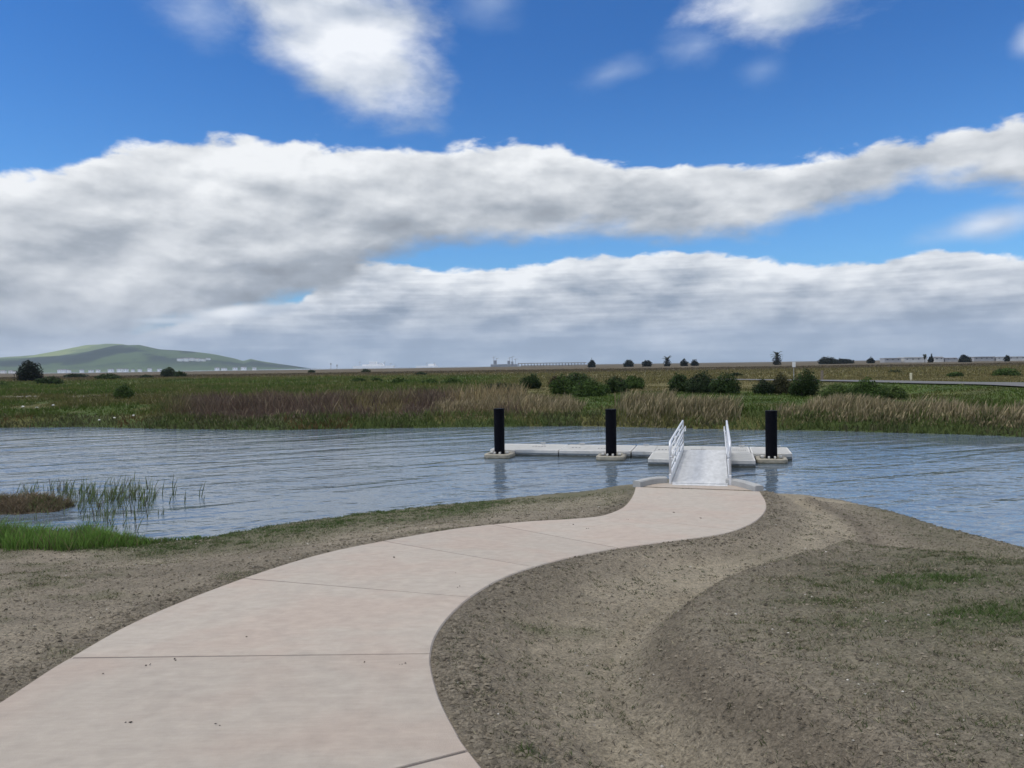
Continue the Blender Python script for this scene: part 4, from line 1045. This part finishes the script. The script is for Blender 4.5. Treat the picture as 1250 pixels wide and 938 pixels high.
G_BUSH = (0.034, 0.058, 0.016); G_BUSH2 = (0.048, 0.082, 0.018); G_DULL = (0.028, 0.044, 0.017); G_RUST = (0.065, 0.050, 0.024)
def bush(x0, x1, ytop, ybase, lab, colr=G_BUSH, Y=None, name='bush', group='bushes on the far marsh', n=None, tall=False, ground=None, dome=False):
    xm = 0.5 * (x0 + x1)
    if Y is None:
        Y = 60.0
        for _ in range(25):
            p = at_Y(xm, ybase, Y); z = H1(p[0], Y) if ground is None else ground; d = ray(xm, ybase); Yn = (z - HC) / d[2] * d[1]; Y = 0.6 * Y + 0.4 * min(max(Yn, 36), 900)
    p = at_Y(xm, ybase, Y); z = H1(p[0], Y) if ground is None else ground
    w_ = (x1 - x0) / FPX * Y * 0.5; h = max(0.25, at_Y(xm, ytop, Y)[2] - z)
    if not tall: w_ *= 1.18; h *= 1.02
    r = random.Random(int(xm * 13 + ytop * 7))
    e = empty(name, (p[0], Y, z)); tag(e, lab, 'tree' if tall else 'bush', group)
    lobes = []
    k = n or (5 if w_ < 1.5 else 9)
    for i in range(k):
        a = (i + 0.5) / k * 2 - 1; rr = 0.9 - 0.35 * abs(a)
        hh = h * (1 - 0.38 * abs(a) ** 1.6) * r.uniform(0.8, 1.0)
        if dome: hh = h * math.sqrt(1 - (0.8 * a) ** 2) * r.uniform(0.93, 1.0)
        rx = w_ * r.uniform(0.30, 0.48); rz = hh * r.uniform(0.34, 0.5)
        lobes.append((a * (w_ - rx * 0.8), r.uniform(-0.4, 0.4) * w_ * 0.7, hh - rz, rx, rx * r.uniform(0.8, 1.1), rz))
        lobes.append((a * (w_ - rx) * 0.9, r.uniform(-0.3, 0.3) * w_, hh * 0.28, rx * 1.08, rx, hh * 0.36))
    leaf = max(0.065, 0.00125 * Y); area = (w_ * 2) * h
    N = int(np.clip(10.0 * area / (leaf * leaf), 350, 6500))
    link('crown', crown_mesh('crown', lobes, leaf, N, colr, int(xm * 3 + ytop)), foliage_m, e)
    b_ = MB()
    for i in range(4 if w_ < 1.5 else 6):
        a = r.uniform(-0.6, 0.6) * w_; t0 = r.uniform(-0.15, 0.15) * w_
        b_.tube([(t0, r.uniform(-.1, .1), -0.15), ((t0 + a) * 0.55, r.uniform(-.1, .1), h * 0.35), (a, r.uniform(-.2, .2), h * 0.75)], [max(0.02, 0.03 * h), 0.02 * h + 0.01, 0.008 * h + 0.004], 5)
    b_.build('trunk' if tall else 'stem', bark, e)
    return e

bush(636, 660, 456.5, 475, 'small round dark bush standing apart near the brown brush')
bush(672, 705, 458, 482, 'dark bush at the brown brush end of the big thicket', G_BUSH2)
bush(686, 722, 453.5, 476, 'tallest rounded bush in the middle of the big thicket')
bush(700, 742, 462, 484.5, 'low broad green bush in front of the big thicket', G_BUSH2)
bush(670, 686, 459, 473, 'rusty brown shrub behind the big thicket', G_RUST)
bush(738, 766, 459, 480, 'dark oval bush just behind the middle pile')
bush(760, 786, 458, 475, 'lighter bush next to the dark oval one', G_BUSH2)
bush(817, 845, 455, 480, 'first bush of the long dark hedge by the railings')
bush(838, 875, 453.5, 481, 'middle bush of the long dark hedge by the railings', G_DULL)
bush(868, 901, 455.5, 482, 'last bush of the long dark hedge by the railings')
bush(921, 946, 463, 482, 'low dark bush behind the pile beside the platform', G_DULL)
bush(941, 966, 456.5, 482, 'brownish olive bush beside the roundest bush', (0.042, 0.044, 0.018))
bush(964, 1001, 452.5, 484, 'roundest dense green bush below the white sign', G_BUSH)
bush(1040, 1078, 461, 490, 'ragged upright bush at the levee slope', G_BUSH2)
bush(1076, 1106, 470, 488, 'low spreading bush on the green levee slope', G_GREEN * 0.8)
bush(1000, 1042, 468, 488, 'leafy weed thicket between the roundest bush and the ragged one', G_GREEN * 0.85)
bush(1158, 1176, 453.5, 460, 'small oval bush in the straw field past the road', G_BUSH2)
bush(1213, 1242, 449.5, 459.5, 'wide dome shaped bush in the straw field past the road', G_BUSH2)
bush(139, 163, 470.5, 487, 'compact green bush at the end of the pale track', G_BUSH2)
bush(198, 215, 448.5, 460.5, 'dark bush pair seen above the green strip', G_DULL)
bush(213, 226, 453, 460.5, 'lower bush beside the dark bush above the green strip', G_BUSH)
bush(47, 74, 459.5, 469.5, 'wide dark shrub in front of the big round tree', G_BUSH)
bush(119, 146, 456, 463.5, 'flat dark shrub on the marsh near the pale track', G_BUSH)
bush(80, 106, 456, 461, 'thin flat strip of shrub beyond the pale track', G_DULL)
bush(172, 186, 457.5, 461.5, 'tiny flat shrub next to the dark bush pair', G_DULL)
bush(364, 385, 484.5, 494, 'bright green shrub sunk in the brown brush', G_GREEN * 0.9)
bush(590, 640, 466, 482, 'loose brown green shrub at the edge of the brown brush', (0.05, 0.055, 0.024))
bush(0, 10, 465, 472, 'small bright green shrub at the marsh end below the tree', G_GREEN * 0.9)
for x0, x1, yt, yb in ((430, 446, 461, 467), (452, 466, 460.5, 467), (478, 498, 461, 469), (540, 566, 461, 470), (515, 534, 462, 470)):
    bush(x0, x1, yt, yb, 'low green shrub in the row along the green strip', G_BUSH2, group='shrub row in the green strip')
for x0, x1, yt, yb in ((442, 452, 450.5, 455), (508, 520, 454, 458), (376, 384, 451.5, 455), (890, 906, 455, 460), (1085, 1100, 452, 456)):
    bush(x0, x1, yt, yb, 'distant dark shrub dot in the open brown field', G_DULL, group='far shrubs in the open field')

# the big round tree and the trees on the horizon
bush(21, 51.5, 440.8, 456.5, 'big round very dark tree below the hills', (0.010, 0.016, 0.008), Y=230, name='round_tree', group=None, tall=True, n=9, ground=0.0, dome=True)
for x0, x1, yt, lab in ((717, 727.5, 438.5, 'small dark conical tree standing alone on the horizon by the trestle'), (761, 774, 437.5, 'broad rounded dark tree, larger of the horizon pair'), (783, 796, 438.5, 'low rounded dark tree, smaller of the horizon pair'),
                        (830, 840, 438, 'leaning small tree beside the small palm'), (843, 853, 438.8, 'tiny round tree at the end of the palm row'), (998, 1024, 434.5, 'wide dark grove tree on the horizon beside the big palm'), (1018, 1042, 436.5, 'low flat tree joined to the dark grove'),
                        (1058, 1068, 435.5, 'small round tree between the grove and the sheds'), (1170, 1187, 433, 'round dark tree among the pale sheds'), (1226, 1233, 433, 'tiny tree at the end of the long pale shed'), (1133, 1140, 433.5, 'narrow tree between two pale sheds')):
    bush(x0, x1, yt, 446.5 - (0.5 * (x0 + x1) - 625) * 0.0143, lab, (0.014, 0.020, 0.012), Y=620, name='horizon_tree', group='trees on the horizon', tall=True, n=5, ground=0.0)

def palm(x, ytop, wid, Y, lab, ball=True):
    base = at_Y(x, 441, Y); z0 = -0.6; zt = at_Y(x, ytop, Y)[2]; H_ = zt - z0; w_ = wid / FPX * Y * 0.5
    e = empty('palm_tree', (base[0], Y, z0)); tag(e, lab, 'palm', 'palms on the horizon')
    r = random.Random(int(x)); hub = H_ * 0.66
    b_ = MB(); b_.tube([(0, 0, -0.3), (0, 0, hub * 0.5), (0, 0, hub)], [w_ * 0.16, w_ * 0.13, w_ * 0.14], 8); b_.build('trunk', bark, e)
    cr = [(0, 0, hub * 0.55, w_ * 0.64, w_ * 0.64, hub * 0.46), (0, 0, hub * 0.3, w_ * 0.58, w_ * 0.58, hub * 0.3)] if ball else [(0, 0, hub, w_ * 0.35, w_ * 0.35, hub * 0.14)]
    link('crown', crown_mesh('crown', cr, 0.5, 900, (0.020, 0.022, 0.013), int(x), 0.35), foliage_m, e)
    for i in range(11):
        a = i / 11 * 6.283 + r.uniform(-.2, .2); up = r.uniform(0.1, 1.0); L_ = w_ * r.uniform(0.8, 1.15)
        V = []; F = []
        for k in range(6):
            t = k / 5; q = L_ * t; zz = hub + (H_ - hub) * up * math.sin(t * 2.0) / 0.95 - 0.35 * t * t * L_ * (1 - up); hw = 0.85 * math.sin(min(1, t + 0.25) * 2.6) + 0.06
            V += [(math.cos(a) * q - math.sin(a) * hw, math.sin(a) * q + math.cos(a) * hw, zz - 0.25), (math.cos(a) * q, math.sin(a) * q, zz), (math.cos(a) * q + math.sin(a) * hw, math.sin(a) * q - math.cos(a) * hw, zz - 0.25)]
        for k in range(5):
            F += [(k * 3, k * 3 + 1, k * 3 + 4, k * 3 + 3), (k * 3 + 1, k * 3 + 2, k * 3 + 5, k * 3 + 4)]
        m_ = MB(); m_.add(V, F); m_.build('frond', frond_m, e)
frond_m = simple_mat('palm_frond', (0.022, 0.030, 0.014), 0.7, var=0.3)
palm(948.5, 427.5, 16, 560, 'big palm with a ball shaped skirt and spiky crown on the horizon')
palm(814.5, 434.0, 12, 620, 'small bushy palm in the row of horizon trees', True)
palm(1129, 432.5, 5, 640, 'slender tiny palm beside a pale shed', False)

# ------------------------------------------------------------------ far buildings
roof_m = simple_mat('grey_roof', (0.20, 0.19, 0.19), 0.8, var=0.2, scale=0.2)
wallw = simple_mat('white_wall', (0.86, 0.86, 0.84), 0.8, var=0.06, scale=0.2)
wallg = simple_mat('dull_wall', (0.34, 0.34, 0.34), 0.8, var=0.15, scale=0.2)
wallp = simple_mat('pale_shed_wall', (0.52, 0.52, 0.50), 0.8, var=0.2, scale=0.15)
glass_m = simple_mat('dark_glass', (0.05, 0.06, 0.07), 0.2)
def house(x0, x1, ytop, ybase, Y, lab, group, wmat=None, gable=True, name='house', cat='house'):
    a, b2 = at_Y(x0, ybase, Y), at_Y(x1, ybase, Y); w_ = (b2[0] - a[0]); zt = at_Y(0.5 * (x0 + x1), ytop, Y)[2]; z0 = at_Y(0.5 * (x0 + x1), ybase, Y)[2]; H_ = zt - z0
    dpt = max(8.0, min(w_ * 0.6, 30))
    e = empty(name, (0.5 * (a[0] + b2[0]), Y, z0)); tag(e, lab, cat, group)
    b_ = MB(); b_.box(-w_ / 2, w_ / 2, 0, dpt, -3.0, H_ * 0.72); b_.build('wall', wmat or wallw, e)
    b_ = MB(); z1 = H_ * 0.72 + 0.01; o_ = 0.4
    if gable: b_.add([(-w_ / 2 - o_, -o_, z1), (w_ / 2 + o_, -o_, z1), (w_ / 2 + o_, dpt + o_, z1), (-w_ / 2 - o_, dpt + o_, z1), (-w_ / 2 - o_, dpt / 2, H_), (w_ / 2 + o_, dpt / 2, H_)], [(0, 1, 5, 4), (2, 3, 4, 5), (0, 4, 3), (1, 2, 5), (3, 2, 1, 0)])
    else: b_.box(-w_ / 2 - o_, w_ / 2 + o_, -o_, dpt + o_, z1, H_)
    b_.build('roof', roof_m if gable else (wmat or wallw), e)
    k = max(2, int(w_ / 5))
    for i in range(min(k, 6)):
        c0 = -w_ / 2 + w_ * (i + 0.5) / min(k, 6); q = MB(); q.box(c0 - 0.7, c0 + 0.7, -0.06, -0.01, H_ * 0.2, H_ * 0.5); q.build('window', glass_m, e)
    return e
r_ = random.Random(5)
for x0, x1 in ((-12, -5), (0, 6), (10, 14), (14.5, 19.5), (70, 75), (76, 80), (80.5, 85), (97, 101), (108, 113), (117, 121), (131.5, 137.5), (142.5, 148.5), (150.5, 155.5), (160, 163), (168, 172), (180, 184), (192, 196), (262, 267), (270, 276), (284, 289), (294, 300), (308, 312)):
    xm = 0.5 * (x0 + x1); yb = 455.0 - 0.0143 * xm + 0.3
    house(x0, x1, yb - r_.uniform(2.0, 3.4), yb, 2300 + r_.uniform(-80, 80), 'tiny white house in the strip of town below the hills', 'white town houses below the hills')
for x0, x1, yt, lab in ((1080, 1100, 435.6, 'dark low shed with a flat roof beside the small round tree'), (1104, 1132, 434.6, 'long pale shed beside the slender tiny palm'), (1141, 1152, 434.0, 'short white shed with a gable near the narrow tree'), (1154, 1169, 435.2, 'low grey shed between the white gabled shed and the round tree'), (1189, 1214, 434.0, 'long pale shed between the round dark tree and the longest shed'), (1216, 1260, 433.8, 'very long low pale shed at the end of the row')):
    xm = 0.5 * (x0 + x1); house(x0, x1, yt + 1.5, 446.3 - (xm - 625) * 0.0143 + 0.6, 760, lab, 'sheds on the right horizon', wallg if 'dark' in lab or 'grey' in lab else wallp, gable='gable' in lab, name='shed', cat='shed')

def plant_works(x0, x1, ytop, ybase, Y, lab, mat_, masts, blocks, name='industrial_building'):
    a, b2 = at_Y(x0, ybase, Y), at_Y(x1, ybase, Y); w_ = b2[0] - a[0]; z0 = a[2]; H_ = at_Y(0.5 * (x0 + x1), ytop, Y)[2] - z0
    e = empty(name, (a[0], Y, z0)); tag(e, lab, 'building')
    for (u0, u1, h0, h1) in blocks:
        b_ = MB(); b_.box(u0 * w_, u1 * w_, (u0 * 7 % 1) * 6, 22 + (u1 * 5 % 1) * 8, h0 * H_ - (3 if h0 == 0 else 0), h1 * H_, 0.3); b_.build('block', mat_, e)
    for (u, h1) in masts:
        b_ = MB(); b_.tube([(u * w_, 4, 0), (u * w_, 4, h1 * H_)], 0.55, 6); b_.tube([(u * w_ - 4, 4, h1 * H_ * 0.85), (u * w_ + 5, 4, h1 * H_ * 0.97)], 0.4, 5); b_.build('mast', wallg, e)
plant_works(431, 482, 440.5, 449.6, 2600, 'white stepped industrial building by the bay with thin masts', wallw, [(0.16, 0.9), (0.75, 0.85), (0.62, 0.7), (0.9, 0.6)], [(0.0, 0.98, 0.0, 0.28), (0.22, 0.72, 0.285, 0.5), (0.38, 0.55, 0.505, 0.85), (0.62, 0.69, 0.505, 0.66)])
plant_works(508, 534, 442.5, 448.8, 2700, 'smaller white industrial building by the bay, nearer the crane towers', wallw, [(0.5, 0.95), (0.85, 0.9)], [(0.0, 1.0, 0.0, 0.3), (0.55, 0.9, 0.305, 0.7)])
plant_works(599, 632, 434.5, 447, 1900, 'grey crane towers and sheds on the horizon', simple_mat('steel_grey', (0.24, 0.25, 0.26), 0.7, var=0.2, scale=0.2), [(0.12, 0.95), (0.22, 0.8), (0.70, 0.85), (0.80, 0.95), (0.92, 0.7)], [(0.0, 1.0, 0.0, 0.16), (0.10, 0.22, 0.165, 0.55), (0.62, 0.72, 0.165, 0.5), (0.76, 0.84, 0.165, 0.42)], 'crane_works')
for x, yt in ((404, 443.5), (411.5, 445.5)):
    p = at_Y(x, 450, 1700); zt = at_Y(x, yt, 1700)[2]; e = empty('channel_marker', (p[0], 1700, -0.5)); tag(e, 'thin channel marker pole standing in the bay', 'marker', 'channel markers in the bay')
    b_ = MB(); b_.tube([(0, 0, 0), (0, 0, zt + 0.5)], 0.6, 6); b_.build('pole', wallg, e)
    b_ = MB(); b_.box(-1.3, 1.3, -0.3, 0.3, zt - 3.2, zt + 0.6); b_.build('board', wallg, e)

# trestle bridge
Y = 1500; a = at_Y(632, 444.5, Y); b2 = at_Y(716, 443.4, Y); e = empty('trestle_bridge', (a[0], Y, 0.5)); tag(e, 'long low grey trestle bridge on the horizon', 'bridge')
L_ = b2[0] - a[0]; b_ = MB(); b_.box(0, L_, 0, 8, 5.4, 7.0); b_.build('deck', wallg, e)
for k in range(22):
    b_ = MB(); b_.box(L_ * k / 22 + 1, L_ * k / 22 + 2.6, 2.5, 5.5, -1.5, 5.39); b_.build('pier', wallg, e)

# white bits on the marsh: egrets and stones
stone_m = simple_mat('pale_stone', (0.62, 0.61, 0.56), 0.8, var=0.15, scale=4)
def stone(x, y, s, lab, zz=0.75):
    p = at_z(x, y, zz); z = H1(p[0], p[1]); r = np.random.default_rng(int(x * 3 + y)); b_ = MB()
    rings = [(0.0, 0.9), (0.35, 1.05), (0.75, 0.8), (1.0, 0.35)]; V = []; n_ = 7
    for h, q in rings:
        for k in range(n_):
            t = 6.283 * k / n_; qq = q * r.uniform(0.8, 1.2); V.append((s * qq * math.cos(t), s * qq * 0.8 * math.sin(t), s * h * 0.9))
    F = [tuple(range(n_ - 1, -1, -1)), tuple(range(3 * n_, 4 * n_))]
    for i in range(3):
        for k in range(n_): F.append((i * n_ + k, i * n_ + (k + 1) % n_, i * n_ + n_ + (k + 1) % n_, i * n_ + n_ + k))
    b_.add(V, F); o = b_.build('pale_stone', stone_m, loc=(p[0], p[1], z + 0.12)); tag(o, lab, 'stone', 'pale stones on the marsh')
for x, y in ((28, 498), (45, 498.5), (65, 496.5)): stone(x, y, 0.11, 'pale stone lying in the grass just below the track')
for x, y in ((121, 506), (139.5, 505.8), (163, 505.5)): stone(x, y, 0.08, 'small pale stone in the grass close to the far water')

# ------------------------------------------------------------------ hills
def hill(name, ridge_px, r0, width, lab, c1, c2, c3, seed, left_e, right_cut):
    pts = sorted(azel(x, y) for x, y in ridge_px); azs = np.array([p[0] for p in pts]); els = np.array([p[1] for p in pts])
    def surf(x, y):
        AA = np.degrees(np.arctan2(x, y)); RR = np.hypot(x, y)
        E = np.interp(AA, np.concatenate([[-62], azs]), np.concatenate([[left_e], els]))
        top = np.tan(np.radians(E)) * r0 + HC
        s = (RR - r0) / np.where(RR < r0, width * 1.25, width); prof = (np.cos(np.clip(s, -1, 1) * np.pi) * 0.5 + 0.5) ** 0.9
        gully = (fbm(x, y, 900, 4, seed) - 0.5) * 0.9 * np.abs(s) + (fbm(x, y, 260, 3, seed + 4) - 0.5) * 0.34 * np.abs(np.clip(s * 3, -1, 1))
        return top * prof * (1 + gully) - 2.0 * (1 - prof), prof, s
    A = np.linspace(-62, right_cut, 330); rad = np.linspace(r0 - width * 1.25, r0 + width, 70)
    AA, RR = np.meshgrid(A, rad); x = np.sin(np.radians(AA)) * RR; y = np.cos(np.radians(AA)) * RR
    z, prof, s = surf(x, y)
    n1 = fbm(x, y, 900, 5, seed + 9, 0.6); n2 = fbm(x, y * 0.6, 330, 5, seed + 11, 0.6)
    w = lambda m_: m_[..., None]
    c_ = c1 + w(sst(0.48, 0.62, n1)) * (c2 - c1); c_ = c_ + w(0.9 * sst(0.47, 0.56, n2) * sst(-0.9, -0.5, s) * sst(0.3, 0.0, s)) * (c3 - c_)
    c_ = c_ * (0.85 + 0.3 * w(n2))
    nr_, na_ = AA.shape; idx = np.arange(nr_ * na_).reshape(nr_, na_)
    F = np.stack([idx[:-1, :-1], idx[:-1, 1:], idx[1:, 1:], idx[1:, :-1]], -1).reshape(-1, 4)
    m, n, b = new_mat(name + '_cover'); at_ = n.node('ShaderNodeAttribute', attribute_name='Col'); n.put(b.inputs['Base Color'], at_.outputs['Color']); b.inputs['Roughness'].default_value = 0.95; b.inputs['Specular IOR Level'].default_value = 0.1
    o = link(name, mesh_np(name, np.stack([x, y, z], -1).reshape(-1, 3), F, c_.reshape(-1, 3), smooth=True), m); tag(o, lab, kind='structure')
    return surf
hill('hills', [(-200, 446), (0, 437), (40, 434.5), (75, 427.5), (105, 421.5), (130, 420.2), (150, 421.2), (180, 427), (230, 440), (280, 450)], 7600, 1500, 'grass hill behind the darker ridge, its sunlight painted as pale green', np.array([0.235, 0.275, 0.105]), np.array([0.20, 0.25, 0.09]), np.array([0.12, 0.16, 0.07]), 5, 0.4, -18.5)  # sunlight on the back hill is put into its pale green colours
ridge = hill('hills', [(-200, 442), (0, 438.5), (30, 437.2), (75, 434.2), (110, 429), (143, 421.8), (170, 421.5), (195, 427.5), (235, 430), (262, 433), (285, 437.5), (297, 441), (306, 438.5), (318, 441), (340, 444.5), (362, 447.5), (380, 450)], 5800, 1150, 'blue green ridge with brush and houses beyond the bay', np.array([0.078, 0.115, 0.056]), np.array([0.115, 0.155, 0.066]), np.array([0.026, 0.038, 0.034]), 15, 0.5, -14.2)

def on_ridge(x, y):
    for Y in range(4350, 5800, 12):
        p = at_Y(x, y, Y)
        if ridge(p[0:1], p[1:2])[0][0] >= p[2]: return Y - 10
    return 5700
for x0, x1, yt, yb in ((216, 222, 437.5, 441), (222, 229, 437, 441), (230, 236, 436.8, 440.5), (237, 243, 437.5, 441), (244, 250, 438, 441), (135, 143, 443.8, 446), (251, 256, 437, 439.5)):
    house(x0, x1, yt, yb, on_ridge(0.5 * (x0 + x1), yb), 'pale house in the cluster on the hill slope', 'houses on the hill slope')

# ------------------------------------------------------------------ haze
HAZE = 5.8e-5
b_ = MB(); b_.box(-9300, 9300, -8600, 9900, -5.0, 420)
m = bpy.data.materials.new('thin_air'); m.use_nodes = True; t = m.node_tree; t.nodes.clear()
ou = t.nodes.new('ShaderNodeOutputMaterial'); pv = t.nodes.new('ShaderNodeVolumePrincipled'); pv.inputs['Color'].default_value = (0.72, 0.84, 1.0, 1); pv.inputs['Density'].default_value = HAZE; pv.inputs['Anisotropy'].default_value = 0.0
t.links.new(pv.outputs[0], ou.inputs['Volume'])
o = b_.build('haze', m); tag(o, 'thin blue haze over the distant hills', kind='stuff')
